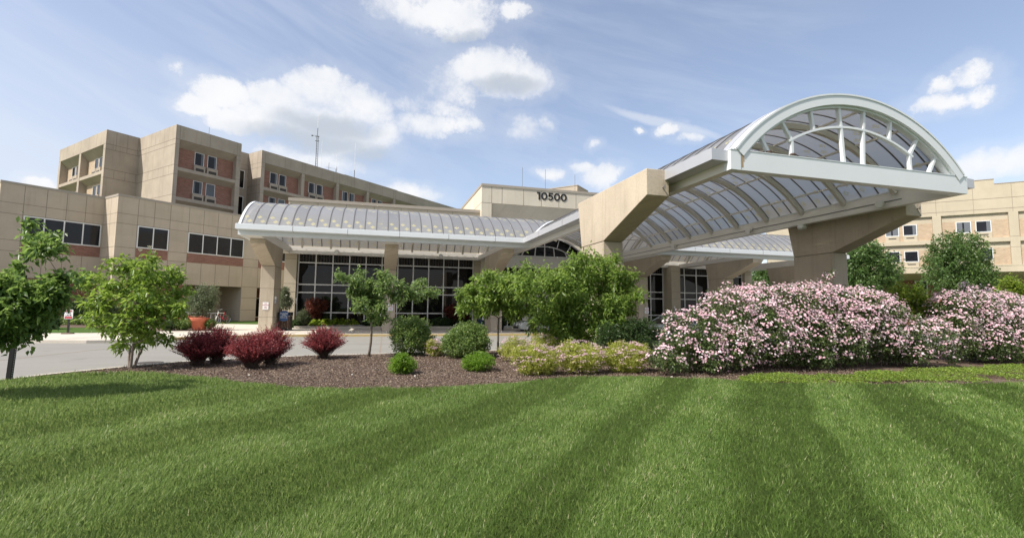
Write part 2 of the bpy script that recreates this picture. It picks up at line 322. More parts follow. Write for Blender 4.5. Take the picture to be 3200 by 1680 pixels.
LEAF = {
 'crab': leaf_mat('crabapple_leaf', (0.104, 0.193, 0.045), (0.221, 0.318, 0.076), 0.5),
 'magnolia': leaf_mat('magnolia_leaf', (0.128, 0.228, 0.034), (0.27, 0.365, 0.062), 0.5),
 'pear': leaf_mat('pear_leaf', (0.114, 0.198, 0.050), (0.240, 0.324, 0.102), 0.5),
 'dogwood': leaf_mat('dogwood_leaf', (0.133, 0.224, 0.042), (0.258, 0.356, 0.074), 0.55),
 'euon': leaf_mat('burning_bush_leaf', (0.098, 0.170, 0.042), (0.27, 0.36, 0.11), 0.48),
 'box': leaf_mat('boxwood_leaf', (0.109, 0.218, 0.021), (0.230, 0.368, 0.040), 0.5),
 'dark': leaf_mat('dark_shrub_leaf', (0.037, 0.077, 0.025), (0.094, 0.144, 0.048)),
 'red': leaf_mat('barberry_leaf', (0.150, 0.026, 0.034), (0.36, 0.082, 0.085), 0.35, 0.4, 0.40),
 'redtree': leaf_mat('red_maple_leaf', (0.105, 0.030, 0.022), (0.20, 0.060, 0.035), 0.4),
 'lime': leaf_mat('spirea_leaf', (0.300, 0.350, 0.060), (0.50, 0.51, 0.13), 0.45, 0.45, 0.55),
 'rose': leaf_mat('rose_leaf', (0.074, 0.120, 0.036), (0.150, 0.198, 0.066), 0.4, 0.4),
 'yellowgreen': leaf_mat('yellow_green_leaf', (0.168, 0.259, 0.031), (0.336, 0.406, 0.070), 0.5),
 'locust': leaf_mat('dense_tree_leaf', (0.071, 0.138, 0.037), (0.149, 0.230, 0.069), 0.45),
 'grey': leaf_mat('grey_green_leaf', (0.108, 0.144, 0.070), (0.216, 0.252, 0.144), 0.3),
 'hosta': leaf_mat('hosta_leaf', (0.170, 0.270, 0.030), (0.34, 0.43, 0.06), 0.45),
 'petal': leaf_mat('pink_rose_petal', (0.88, 0.56, 0.65), (0.96, 0.83, 0.87), 0.4, 0.6, 0.8),
 'spflower': leaf_mat('spirea_flower', (0.66, 0.42, 0.50), (0.80, 0.60, 0.66), 0.3, 0.7, 0.78),
 'grass': leaf_mat('grass_blade', (0.116, 0.200, 0.036), (0.315, 0.390, 0.130), 0.45, 0.45, 0.50, 0.26, (0.47, 0.44, 0.27)),
 'cover': leaf_mat('stonecrop_leaf', (0.155, 0.245, 0.035), (0.27, 0.36, 0.06), 0.4, 0.5),
 'chip': leaf_mat('bark_chip', (0.108, 0.074, 0.052), (0.31, 0.245, 0.185), 0.0, 0.9, 0.4),
 'white': leaf_mat('white_flower', (0.7, 0.66, 0.5), (0.85, 0.8, 0.65), 0.3, 0.6, 0.9),
}

# ------------------------------------------------------------------ object helpers
OFF = {}
def tag(o, label=None, cat=None, group=None, kind=None):
    if label: o['label'] = label
    if cat: o['category'] = cat
    if group: o['group'] = group
    if kind: o['kind'] = kind
    return o

def thing(name, label, cat, loc=(0, 0, 0), rotz=0.0, off=None, group=None):
    """an Empty at the thing's base; off = that base in the coordinates its parts are written in"""
    o = bpy.data.objects.new(name, None); COL.objects.link(o); o.empty_display_size = 0.3
    o.location = loc; o.rotation_euler = (0, 0, rotz)
    tag(o, label, cat, group); OFF[o.name] = Vector(off if off is not None else (loc if rotz == 0 else (0, 0, 0)))
    return o

def link(name, me, parent=None):
    o = bpy.data.objects.new(name, me); COL.objects.link(o)
    if parent is not None: o.parent = parent; OFF[o.name] = OFF[parent.name]
    return o

class MB:
    def __init__(s): s.v = []; s.f = []; s.mi = []; s.mats = []; s.uv = {}
    def mid(s, m):
        if m not in s.mats: s.mats.append(m)
        return s.mats.index(m)
    def face(s, pts, m, uv=None):
        b = len(s.v); s.v += [tuple(p) for p in pts]; s.f.append(tuple(range(b, b + len(pts)))); s.mi.append(s.mid(m))
        if uv: s.uv[len(s.f) - 1] = uv
    def hexa(s, p, m):
        """8 points: bottom ring then top ring"""
        b = len(s.v); s.v += [tuple(q) for q in p]; k = s.mid(m)
        for f in ((3, 2, 1, 0), (4, 5, 6, 7), (0, 1, 5, 4), (1, 2, 6, 5), (2, 3, 7, 6), (3, 0, 4, 7)):
            s.f.append(tuple(b + i for i in f)); s.mi.append(k)
    def box(s, x0, x1, y0, y1, z0, z1, m):
        s.hexa([(x0, y0, z0), (x1, y0, z0), (x1, y1, z0), (x0, y1, z0), (x0, y0, z1), (x1, y0, z1), (x1, y1, z1), (x0, y1, z1)], m); return s
    def prism(s, prof, a, b, m, axis='x', caps=True):
        """profile of 2D points extruded from a to b along the axis (x: (y,z); y: (x,z); z: (x,y))"""
        def P3(t, q): return (t, q[0], q[1]) if axis == 'x' else (q[0], t, q[1]) if axis == 'y' else (q[0], q[1], t)
        k = s.mid(m); n = len(prof); base = len(s.v)
        s.v += [P3(a, q) for q in prof] + [P3(b, q) for q in prof]
        for i in range(n):
            j = (i + 1) % n; s.f.append((base + i, base + j, base + n + j, base + n + i)); s.mi.append(k)
        if caps:
            s.f.append(tuple(base + i for i in reversed(range(n)))); s.mi.append(k)
            s.f.append(tuple(base + n + i for i in range(n))); s.mi.append(k)
        return s
    def bar(s, p, q, w, h, m, up=(0, 0, 1)):
        p, q = Vector(p), Vector(q); d = (q - p).normalized(); u = Vector(up)
        sd = d.cross(u)
        if sd.length < 1e-4: sd = d.cross(Vector((0, 1, 0)))
        sd.normalize(); u = sd.cross(d).normalized()
        pts = []
        for a in (p, q):
            pts += [a - sd * w / 2 - u * h / 2, a + sd * w / 2 - u * h / 2, a + sd * w / 2 + u * h / 2, a - sd * w / 2 + u * h / 2]
        s.hexa(pts, m); return s
    def tube(s, pts, rad, m, n=6):
        k = s.mid(m); pts = [Vector(p) for p in pts]; base = len(s.v)
        if not isinstance(rad, (list, tuple)): rad = [rad] * len(pts)
        for i, p in enumerate(pts):
            d = (pts[min(i + 1, len(pts) - 1)] - pts[max(i - 1, 0)])
            d = d.normalized() if d.length > 1e-9 else Vector((0, 0, 1))
            a = d.orthogonal().normalized(); b = d.cross(a)
            # keep the ring orientation steady
            ref = Vector((1, 0, 0)) if abs(d.x) < 0.8 else Vector((0, 1, 0)); a = (ref - d * ref.dot(d)).normalized(); b = d.cross(a)
            for j in range(n):
                t = 2 * PI * j / n; s.v.append(tuple(p + (a * math.cos(t) + b * math.sin(t)) * rad[i]))
        for i in range(len(pts) - 1):
            for j in range(n):
                j2 = (j + 1) % n; s.f.append((base + i * n + j, base + i * n + j2, base + (i + 1) * n + j2, base + (i + 1) * n + j)); s.mi.append(k)
        s.f.append(tuple(base + j for j in reversed(range(n)))); s.mi.append(k)
        s.f.append(tuple(base + (len(pts) - 1) * n + j for j in range(n))); s.mi.append(k)
        return s
    def lathe(s, prof, m, c=(0, 0, 0), n=20):
        """prof: (radius, z) from the bottom up"""
        k = s.mid(m); base = len(s.v)
        for (r, z) in prof:
            for j in range(n):
                t = 2 * PI * j / n; s.v.append((c[0] + r * math.cos(t), c[1] + r * math.sin(t), c[2] + z))
        for i in range(len(prof) - 1):
            for j in range(n):
                j2 = (j + 1) % n; s.f.append((base + i * n + j, base + i * n + j2, base + (i + 1) * n + j2, base + (i + 1) * n + j)); s.mi.append(k)
        s.f.append(tuple(base + j for j in reversed(range(n)))); s.mi.append(k)
        s.f.append(tuple(base + (len(prof) - 1) * n + j for j in range(n))); s.mi.append(k)
        return s
    def arc(s, c0, c1, r0, r1, a0, a1, t0, t1, m, axis='y', n=28):
        """curved box beam: circle centre (c0,c1), radii r0..r1, angles from vertical a0..a1, extruded t0..t1 along axis"""
        k = s.mid(m); base = len(s.v)
        for i in range(n + 1):
            a = a0 + (a1 - a0) * i / n; sn, cs = math.sin(a), math.cos(a)
            for (r, t) in ((r0, t0), (r0, t1), (r1, t1), (r1, t0)):
                h = c0 + r * sn; z = c1 + r * cs
                s.v.append((h, t, z) if axis == 'y' else (t, h, z))
        for i in range(n):
            for j in range(4):
                j2 = (j + 1) % 4; q = (base + i * 4 + j, base + i * 4 + j2, base + (i + 1) * 4 + j2, base + (i + 1) * 4 + j)
                s.f.append(q); s.mi.append(k)
        s.f.append((base, base + 1, base + 2, base + 3)); s.mi.append(k); e = base + n * 4
        s.f.append((e + 3, e + 2, e + 1, e)); s.mi.append(k)
        return s
    def build(s, name, parent=None, smooth=False, bevel=0.0):
        me = bpy.data.meshes.new(name); o_ = OFF[parent.name] if parent is not None else Vector((0, 0, 0))
        v = np.array(s.v, dtype=float) - np.array(o_)
        me.from_pydata(v.tolist(), [], s.f)
        for m in s.mats: me.materials.append(m)
        me.polygons.foreach_set('material_index', s.mi)
        if s.uv:
            ul = me.uv_layers.new(name='uv')
            for pi, uv in s.uv.items():
                for li, c in zip(me.polygons[pi].loop_indices, uv): ul.data[li].uv = c
        me.update()
        import bmesh
        if not s.uv:
            bm = bmesh.new(); bm.from_mesh(me); bmesh.ops.recalc_face_normals(bm, faces=bm.faces); bm.to_mesh(me); bm.free()
        if smooth:
            me.polygons.foreach_set('use_smooth', [True] * len(me.polygons))
        o = link(name, me, parent)
        if bevel:
            md = o.modifiers.new('bevel', 'BEVEL'); md.width = bevel; md.segments = 2; md.limit_method = 'ANGLE'; md.angle_limit = R(40)
        return o

def fast_mesh(name, V, F, mats, uv=None, parent=None, nv=3):
    """numpy mesh: V (n,3), F (m,nv); uv per face corner"""
    me = bpy.data.meshes.new(name); F = np.ascontiguousarray(F, dtype=np.int32)
    if parent is not None: V = V - np.array(OFF[parent.name])
    me.vertices.add(len(V)); me.vertices.foreach_set('co', np.ascontiguousarray(V, dtype=np.float32).ravel())
    me.loops.add(F.size); me.loops.foreach_set('vertex_index', F.ravel())
    me.polygons.add(len(F)); me.polygons.foreach_set('loop_start', np.arange(0, F.size, nv, dtype=np.int32))
    try: me.polygons.foreach_set('loop_total', np.full(len(F), nv, dtype=np.int32))
    except Exception: pass
    for m in mats: me.materials.append(m)
    if uv is not None:
        ul = me.uv_layers.new(name='uv'); ul.data.foreach_set('uv', np.ascontiguousarray(uv, dtype=np.float32).ravel())
    me.update(calc_edges=True); me.validate()
    return link(name, me, parent)

def unit(a): return a / np.maximum(np.linalg.norm(a, axis=-1, keepdims=True), 1e-9)

def leaf_mesh(name, P, A, N, L, W, mat, rng, parent=None, fold=0.18, droop=0.15, bias=None):
    """one folded four-point leaf per point: P base, A axis, N up side"""
    n = len(P); A = unit(A); S = unit(np.cross(A, N)); N = np.cross(S, A)
    L = np.broadcast_to(np.asarray(L), (n,))[:, None] * rng.uniform(0.7, 1.25, (n, 1)); W = np.broadcast_to(np.asarray(W), (n,))[:, None] * rng.uniform(0.8, 1.2, (n, 1))
    mid = P + A * L * 0.45
    V = np.empty((n, 4, 3)); V[:, 0] = P; V[:, 1] = mid + S * W * 0.5 + N * W * fold; V[:, 2] = P + A * L; V[:, 2, 2] -= (L * droop)[:, 0]; V[:, 3] = mid - S * W * 0.5 + N * W * fold
    b = np.arange(n)[:, None] * 4
    F = np.concatenate([b + [0, 1, 2], b + [0, 2, 3]], 1).reshape(-1, 3)
    r = rng.random((n, 1)) if bias is None else np.clip(bias[:, None] + rng.normal(0, 0.2, (n, 1)), 0, 1)
    uv = np.repeat(np.concatenate([r, rng.random((n, 1))], 1), 6, 0)
    return fast_mesh(name, V.reshape(-1, 3), F, [mat], uv, parent)

def rdir(rng, n):
    return unit(rng.normal(size=(n, 3)))

def blob_arr(blobs): return np.array([(b[0], b[1], b[2], b[3], b[3], b[4]) for b in blobs], float)

def twig_crown(blobs, N, rng, per=9, spread=0.16, shell=0.42):
    """leaf positions in sprays through the volume of the blobs"""
    B = blob_arr(blobs); w = B[:, 3] * B[:, 5]; w = w / w.sum()
    nt = max(1, N // per); k = rng.choice(len(B), nt, p=w); d = rdir(rng, nt)
    rr = rng.random((nt, 1)) ** shell
    T = B[k, :3] + d * rr * B[k, 3:]
    td = unit(d * 0.7 + rng.normal(0, 0.45, (nt, 3)) + np.array([0, 0, 0.15]))
    s = rng.uniform(-0.5, 1.0, (nt, per, 1)) * spread
    P = T[:, None] + td[:, None] * s + rng.normal(0, spread * 0.28, (nt, per, 3))
    A = td[:, None] * 0.5 + rng.normal(0, 0.6, (nt, per, 3)) + np.array([0, 0, -0.25])
    return P.reshape(-1, 3), A.reshape(-1, 3), T, td, k

def upn(rng, n, k=0.6): return unit(np.array([0, 0, 1.0]) + rng.normal(0, k, (n, 3)))

def text_obj(name, s, size, mat, parent, mat4, extrude=0.004, offset=0.0, align='CENTER', space=1.0):
    cu = bpy.data.curves.new(name, 'FONT'); cu.body = s; cu.size = size; cu.extrude = extrude; cu.offset = offset; cu.space_character = space
    cu.align_x = align; cu.align_y = 'CENTER'; cu.resolution_u = 4
    tmp = bpy.data.objects.new(name, cu); COL.objects.link(tmp)
    dg = bpy.context.evaluated_depsgraph_get(); me = bpy.data.meshes.new_from_object(tmp.evaluated_get(dg))
    bpy.data.objects.remove(tmp); bpy.data.curves.remove(cu)
    me.name = name; me.materials.clear(); me.materials.append(mat); me.transform(mat4)
    if parent is not None: me.transform(Matrix.Translation(-OFF[parent.name]))
    return link(name, me, parent)

def face_y(x, y, z):
    """writing on a face that looks towards -y"""
    return Matrix.Translation((x, y, z)) @ Matrix.Rotation(R(90), 4, 'X')

PLANTS = {
'magnolia': [(-6.1,15.37,2.85,0.22,0.22),(-7.09,15.54,2.72,0.28,0.28),(-6.76,15.61,2.74,0.32,0.32),(-5.77,15.82,2.52,0.33,0.33),(-7.54,15.54,2.31,0.26,0.26),(-7.96,15.79,2.35,0.21,0.21),(-6.91,14.54,1.74,0.31,0.31),(-6.81,15.15,2.1,0.39,0.39),(-6.57,15.82,2.35,0.46,0.46),(-5.92,15.41,2.2,0.47,0.47),(-5.56,15.76,2.08,0.33,0.33),(-6.14,14.66,1.76,0.46,0.46),(-5.88,15.16,1.62,0.54,0.54),(-5.3,14.85,1.56,0.32,0.32),(-7.34,15.26,1.3,0.28,0.28),(-6.96,15.3,1.05,0.31,0.31),(-6.19,14.52,1.22,0.42,0.42),(-5.86,14.8,1.14,0.43,0.43),(-5.55,14.89,0.86,0.21,0.21),(-6.84,15.78,0.6,0.21,0.21),(-6.36,15.57,0.75,0.32,0.32),(-5.98,14.72,2.59,0.29,0.29),(-7.67,15.62,1.89,0.14,0.14)],
'crab': [(-6.12,10.24,1.94,0.3,0.3),(-6.12,10.72,1.91,0.28,0.28),(-5.58,10.23,1.9,0.24,0.24),(-6.09,10.1,1.58,0.3,0.3),(-6.29,10.97,1.52,0.3,0.3),(-5.69,10.31,1.62,0.19,0.19),(-5.51,10.32,1.79,0.15,0.15),(-6.48,11.08,1.28,0.23,0.23),(-6.18,10.97,1.31,0.18,0.18),(-6.28,10.39,1.13,0.16,0.16),(-6.73,11.06,2.15,0.15,0.15),(-6.3,10.64,2.37,0.11,0.11),(-6.23,10.78,2.63,0.13,0.13),(-5.79,10.3,2.69,0.12,0.12),(-5.99,11.04,2.79,0.13,0.13),(-5.95,10.79,3.0,0.08,0.08),(-6.42,11.07,3.03,0.08,0.08),(-6.47,10.99,3.26,0.08,0.08),(-5.98,10.4,2.81,0.11,0.11),(-5.57,10.46,2.17,0.14,0.14),(-5.3,10.27,2.22,0.1,0.1),(-6.49,10.25,1.98,0.35,0.35),(-6.44,10.17,1.53,0.34,0.34),(-6.77,10.4,1.64,0.37,0.37),(-6.97,10.7,1.89,0.25,0.25),(-6.77,10.1,1.62,0.36,0.36),(-7.37,10.78,1.47,0.34,0.34),(-6.91,10.44,1.3,0.3,0.3),(-6.0,10.41,1.11,0.08,0.08)],
'pearA': [(-0.66,17.62,2.9,0.11,0.11),(-1.28,17.28,2.69,0.15,0.15),(-1.42,17.12,2.75,0.1,0.1),(-0.85,17.28,2.49,0.19,0.19),(-0.36,17.5,2.48,0.19,0.19),(0.03,16.86,2.77,0.15,0.15),(0.28,17.78,2.72,0.18,0.18),(0.11,16.82,2.39,0.23,0.23),(-0.52,17.55,2.16,0.31,0.31),(-0.15,17.64,2.1,0.3,0.3),(-0.64,16.82,1.74,0.21,0.21),(-0.2,17.59,1.67,0.26,0.26),(0.07,17.17,1.71,0.19,0.19),(-0.88,17.38,2.15,0.17,0.17),(0.64,16.81,2.47,0.14,0.14),(0.92,16.85,2.17,0.21,0.21),(0.52,16.98,2.06,0.21,0.21),(1.39,17.76,2.62,0.16,0.16),(1.2,17.0,2.18,0.21,0.21),(1.67,17.56,2.22,0.18,0.18),(1.97,17.73,2.25,0.14,0.14),(0.76,17.74,1.83,0.12,0.12),(-0.25,17.14,1.33,0.16,0.16),(0.15,17.15,1.27,0.14,0.14),(0.49,17.32,1.23,0.08,0.08),(-1.04,17.58,2.64,0.12,0.12)],
'pearB': [(3.63,16.43,2.84,0.25,0.25),(4.19,17.2,2.76,0.29,0.29),(3.52,17.26,2.63,0.25,0.25),(3.06,17.33,2.3,0.21,0.21),(2.64,16.34,2.12,0.18,0.18),(3.41,17.43,2.27,0.32,0.32),(3.71,16.41,2.17,0.4,0.4),(4.22,16.71,2.23,0.4,0.4),(3.05,17.03,1.78,0.29,0.29),(3.56,17.4,1.79,0.32,0.32),(3.93,16.71,1.79,0.29,0.29),(2.9,17.41,1.64,0.14,0.14),(3.62,16.95,1.5,0.18,0.18),(4.51,16.67,2.59,0.29,0.29),(4.52,16.68,1.84,0.29,0.29),(4.7,16.51,1.52,0.22,0.22)],
'dogwood': [(6.66,14.64,3.49,0.16,0.16),(6.42,14.77,3.29,0.23,0.23),(7.43,15.74,3.42,0.26,0.26),(8.23,16.29,3.38,0.27,0.27),(7.77,14.79,3.43,0.14,0.14),(6.1,14.59,3.06,0.19,0.19),(6.37,16.28,2.99,0.19,0.19),(5.54,15.46,2.97,0.19,0.19),(4.81,15.23,3.07,0.14,0.14),(4.55,14.93,2.77,0.2,0.2),(7.16,15.57,2.96,0.37,0.37),(7.95,15.99,2.94,0.35,0.35),(8.2,15.32,2.91,0.27,0.27),(8.56,15.26,2.8,0.23,0.23),(5.51,14.6,2.49,0.36,0.36),(5.56,16.15,2.56,0.36,0.36),(4.44,14.56,2.37,0.35,0.35),(4.17,15.39,2.59,0.28,0.28),(4.34,16.01,2.18,0.28,0.28),(6.05,14.74,2.51,0.36,0.36),(7.07,15.82,2.4,0.38,0.38),(7.85,16.21,2.36,0.35,0.35),(8.16,15.63,2.35,0.37,0.37),(8.88,15.92,2.33,0.3,0.3),(8.58,14.69,2.22,0.18,0.18),(8.37,15.28,1.84,0.3,0.3),(7.6,14.77,1.83,0.37,0.37),(7.68,16.02,1.69,0.28,0.28),(6.54,15.03,1.82,0.43,0.43),(6.07,15.32,1.82,0.4,0.4),(5.77,16.3,1.81,0.36,0.36),(5.01,16.03,1.8,0.35,0.35),(4.6,16.26,1.52,0.22,0.22),(8.66,15.32,1.7,0.16,0.16),(5.23,15.38,1.33,0.29,0.29),(5.97,15.81,1.26,0.36,0.36),(6.46,15.36,1.2,0.4,0.4),(6.83,15.02,1.21,0.24,0.24),(7.67,15.23,1.28,0.37,0.37),(7.89,14.76,1.36,0.27,0.27),(5.95,15.18,0.84,0.29,0.29),(7.0,16.28,0.77,0.29,0.29),(5.33,16.23,1.03,0.19,0.19),(5.61,15.63,0.82,0.19,0.19),(6.33,15.4,0.66,0.29,0.29),(6.75,15.11,0.74,0.26,0.26),(7.13,14.66,0.93,0.33,0.33),(7.74,14.99,0.88,0.3,0.3),(6.01,15.91,0.62,0.24,0.24),(7.61,16.06,1.33,0.28,0.28)],
'juniper': [(7.17,14.09,0.89,0.36,0.36),(7.89,14.43,0.87,0.36,0.36),(8.45,14.42,0.97,0.36,0.36),(8.79,14.36,1.07,0.3,0.3),(8.21,14.33,1.14,0.26,0.26),(8.89,14.41,0.77,0.3,0.3),(6.99,14.09,0.64,0.26,0.26),(7.85,14.36,0.61,0.36,0.36),(8.32,14.02,0.6,0.3,0.3)],
'euon1': [(1.11,17.6,0.62,0.77,0.77)],
'euon2': [(2.96,16.4,0.51,0.86,0.65)],
'box1': [(0.62,12.75,0.15,0.38,0.21)],
'box2': [(2.66,13.0,0.21,0.48,0.26)],
'spirF': [(4.01,12.0,0.32,0.6,0.39),(5.22,12.0,0.3,0.67,0.46),(6.65,12.0,0.3,0.63,0.44)],
'spirB': [(4.25,15.0,0.47,0.48,0.26),(5.28,15.0,0.53,0.49,0.28),(1.9,17.0,0.3,0.28,0.24)],
'barb': [(-4.79,15.4,0.35,0.59,0.47),(-4.39,15.4,0.56,0.54,0.47),(-3.41,15.4,0.25,0.63,0.5),(-2.89,15.4,0.52,0.59,0.48),(-1.63,15.4,0.59,0.61,0.48)],
'maple': [(-4.82,40.3,1.74,0.75,0.58),(-4.38,40.3,1.81,0.41,0.34),(-5.19,40.3,1.46,0.48,0.34),(-4.79,40.3,1.06,0.41,0.41)],
'maple2': [(6.27,40.3,1.36,0.81,0.59),(5.68,40.3,1.43,0.44,0.37),(6.58,40.3,0.85,0.67,0.44)],
'hosta': [(-4.67,40.0,0.42,0.41,0.31),(-3.9,40.0,0.42,0.55,0.34),(-3.0,40.0,0.46,0.62,0.38),(-2.16,40.0,0.43,0.55,0.35)],
'lowshrub': [(4.97,40.3,0.4,0.95,0.4),(6.67,40.3,0.41,0.81,0.41),(-0.5,40.3,0.39,0.77,0.28),(-5.6,40.3,0.65,0.41,0.48),(-6.21,40.3,0.31,0.41,0.2)],
'potshrub': [(-11.71,36.6,1.71,0.77,0.82),(-11.59,36.6,2.68,0.26,0.41),(-12.0,36.6,2.11,0.46,0.56),(-11.36,36.6,1.92,0.46,0.56),(-10.94,36.6,2.44,0.31,0.62),(-11.0,36.6,1.82,0.31,0.46)],
'potshrub2': [(-13.54,39.0,1.16,0.54,0.38)],
'colplant': [(-6.83,38.5,2.23,0.34,0.79),(-6.74,38.5,2.68,0.17,0.39),(-6.55,38.5,1.89,0.28,0.45)],
'wallshrub': [(-22.97,46.0,1.3,0.79,0.67),(-22.11,46.0,1.31,0.85,0.67),(-21.32,46.0,1.07,0.8,0.67),(-23.3,46.0,0.33,1.03,0.3),(-22.04,46.0,0.34,1.04,0.3),(-21.04,38.0,0.56,0.84,0.59),(-21.69,38.0,0.75,0.73,0.73)],
'lowbox': [(-12.5,36.4,0.39,0.45,0.3),(-13.2,36.4,0.39,0.55,0.3),(-10.95,36.4,0.45,0.28,0.23)],
'treeR': [(53.08,40.94,8.03,1.79,1.79),(50.68,40.45,6.59,1.49,1.49),(53.62,40.11,6.66,1.99,1.99),(51.05,40.27,4.93,1.68,1.68),(54.71,40.63,5.23,1.52,1.52),(56.15,40.36,6.01,0.77,0.77),(50.45,40.39,8.05,1.03,1.03),(52.02,40.07,8.83,0.76,0.76)],
'treeR2': [(65.74,40.93,9.54,1.71,1.71),(68.9,40.76,10.07,1.63,1.63),(71.04,41.22,9.19,1.54,1.54),(65.14,41.18,7.73,1.59,1.59),(67.03,40.48,7.34,2.32,2.32),(72.75,41.81,7.43,1.44,1.44),(62.3,40.0,5.59,1.29,1.29),(67.12,40.81,5.36,2.41,2.41),(70.41,40.56,5.63,1.84,1.84),(72.97,40.82,6.12,0.93,0.93),(62.31,40.23,7.74,0.79,0.79)],
'treeR3': [(52.41,55.66,6.76,1.2,1.2),(53.19,54.75,6.99,1.21,1.21),(53.46,54.07,5.89,1.08,1.08),(52.61,55.23,5.66,1.47,1.47),(50.35,54.19,5.68,0.8,0.8)],
'yellow1': [(18.29,12.93,2.41,0.27,0.27),(18.8,12.8,2.42,0.24,0.24),(19.44,12.95,2.14,0.29,0.29),(18.96,13.17,2.02,0.34,0.34),(19.91,13.09,1.48,0.35,0.35),(20.07,12.85,1.78,0.24,0.24),(19.31,13.09,1.73,0.33,0.33),(18.32,12.99,1.72,0.29,0.29)],
'yellow2': [(24.91,13.32,2.96,0.25,0.25),(25.16,13.19,2.67,0.33,0.33),(24.93,13.46,2.43,0.37,0.37),(24.42,13.44,2.46,0.24,0.24),(26.29,13.67,2.25,0.33,0.33)],
'roseA': [(7.16,11.1,0.41,0.29,0.29),(7.9,11.38,0.79,0.48,0.48),(7.48,10.94,0.21,0.25,0.25),(8.49,10.9,0.1,0.24,0.24),(8.66,11.58,1.06,0.63,0.63),(8.54,11.23,0.57,0.55,0.55),(9.78,11.78,1.36,0.76,0.76),(9.56,11.3,0.65,0.63,0.63),(11.02,11.98,1.68,0.68,0.68),(10.82,11.56,1.02,0.8,0.8),(12.01,11.87,1.5,0.8,0.8),(11.51,11.41,0.79,0.56,0.56),(13.0,11.93,1.62,0.78,0.78),(12.44,11.45,0.85,0.71,0.71),(12.39,11.08,0.29,0.31,0.31),(13.92,11.91,1.59,0.75,0.75),(13.57,11.45,0.84,0.72,0.72),(14.57,11.74,1.3,0.75,0.75),(10.75,12.0,2.03,0.25,0.25),(7.98,11.69,1.22,0.27,0.27),(13.73,12.0,2.38,0.15,0.15),(12.87,12.0,2.25,0.22,0.22),(13.94,12.0,2.69,0.13,0.13),(10.0,12.0,2.3,0.12,0.12),(14.65,11.68,1.61,0.7,0.7),(15.5,11.64,1.52,0.64,0.64),(15.21,11.35,0.94,0.56,0.56),(16.24,11.4,1.02,0.57,0.57),(17.22,11.3,0.83,0.58,0.58),(16.27,11.1,0.42,0.34,0.34),(17.7,10.98,0.16,0.19,0.19),(15.24,11.8,1.93,0.35,0.35)],
'roseB': [(19.58,12.08,1.64,0.67,0.67),(20.58,12.05,1.57,0.75,0.75),(21.84,12.04,1.55,0.76,0.76),(22.82,11.94,1.33,0.77,0.77),(19.21,11.8,0.99,0.62,0.62),(20.47,11.69,0.75,0.69,0.69),(21.58,11.61,0.57,0.7,0.7),(23.41,11.8,0.98,0.88,0.88),(24.62,12.0,1.49,0.91,0.91),(21.11,11.39,0.09,0.31,0.31),(20.75,12.2,2.29,0.22,0.22),(21.44,12.2,2.49,0.13,0.13),(19.24,12.2,2.23,0.12,0.12),(20.52,12.2,2.54,0.13,0.13)],
}

# ================================================================== setting: ground, road, pavement, beds
def sheet(name, pts, z, m, kind='structure'):
    b = MB(); b.face([(x, y, z) for x, y in pts], M[m]); o = b.build(name); tag(o, kind=kind); return o

sheet('ground', [(-900, -900), (900, -900), (900, 900), (-900, 900)], -0.30, 'far_grass')
sheet('road', [(-70, 8), (70, 8), (70, 40.5), (-70, 40.5)], -0.13, 'road')
rd = MB()   # the old seam and hairline cracks in the road
def crack(pts, w):
    for p, q in zip(pts[:-1], pts[1:]): rd.box(min(p[0], q[0]) - w, max(p[0], q[0]) + w, p[1], q[1], -0.1285, -0.1265, M['joint']) if abs(q[1] - p[1]) > abs(q[0] - p[0]) else rd.bar((p[0], p[1], -0.1285), (q[0], q[1], -0.1285), w * 2, 0.004, M['joint'])
rd.bar((-13.2, 13.6, -0.1285), (-11.75, 18.3, -0.1285), 0.07, 0.004, M['joint']); rd.bar((-11.75, 18.3, -0.1285), (-10.6, 23.9, -0.1285), 0.07, 0.004, M['joint']); rd.bar((-10.6, 23.9, -0.1285), (-9.6, 28.9, -0.1285), 0.06, 0.004, M['joint'])
rd.bar((0.05, 17.9, -0.1285), (0.2, 30.8, -0.1285), 0.05, 0.004, M['joint'])
rd.bar((-1.0, 24.5, -0.1285), (12.0, 24.3, -0.1285), 0.03, 0.004, M['joint'])
tag(rd.build('road_seam'), kind='structure')
mh = MB(); mh.lathe([(0.36, -0.1285), (0.36, -0.119), (0.30, -0.117)], M['louver'], (-6.9, 17.6, 0), 24)
tag(mh.build('manhole_cover'), 'small round dark iron cover set in the pale road', 'manhole cover')

KERB = [(-70, 27.0), (-20, 27.2), (-15.5, 27.3), (-13.0, 26.6), (-11.6, 26.9), (-10.3, 28.4), (-9.2, 29.8), (-7.6, 30.3), (-5.9, 30.75), (-2.4, 31.0), (0.3, 30.95), (8.8, 31.0), (20.2, 31.0), (28, 31), (40, 31.0), (70, 31.0)]
pv = MB(); pv.prism([(x, y + 0.18) for x, y in KERB] + [(70, 42), (-7.3, 42), (-7.3, 50), (-18, 50.5), (-19.5, 33.2), (-70, 33.2)], -0.16, 0.0, M['pave'], 'z')
tag(pv.build('pavement'), kind='structure')
kb = MB(); kp = MB()
for (p, q) in zip(KERB[:-1], KERB[1:]):
    d = (Vector(q) - Vector(p)).normalized(); n = Vector((-d.y, d.x)) * 0.178; mm = M['yellow'] if -11.5 < p[0] < 60 else M['pave']
    kb.prism([p, q, (q[0] + n.x, q[1] + n.y), (p[0] + n.x, p[1] + n.y)], -0.16, 0.003, mm, 'z')
tag(kb.build('kerb'), kind='structure')
pj = MB()   # sawn joints across the pavement
for x in (-5.2, -3.4, -1.6, 0.2, 2.0, 3.8, 5.6, 7.4, 20, 22, 24, 26, 28, 30): pj.box(x - 0.015, x + 0.015, 31.2, 40.3, 0.001, 0.0045, M['joint'])
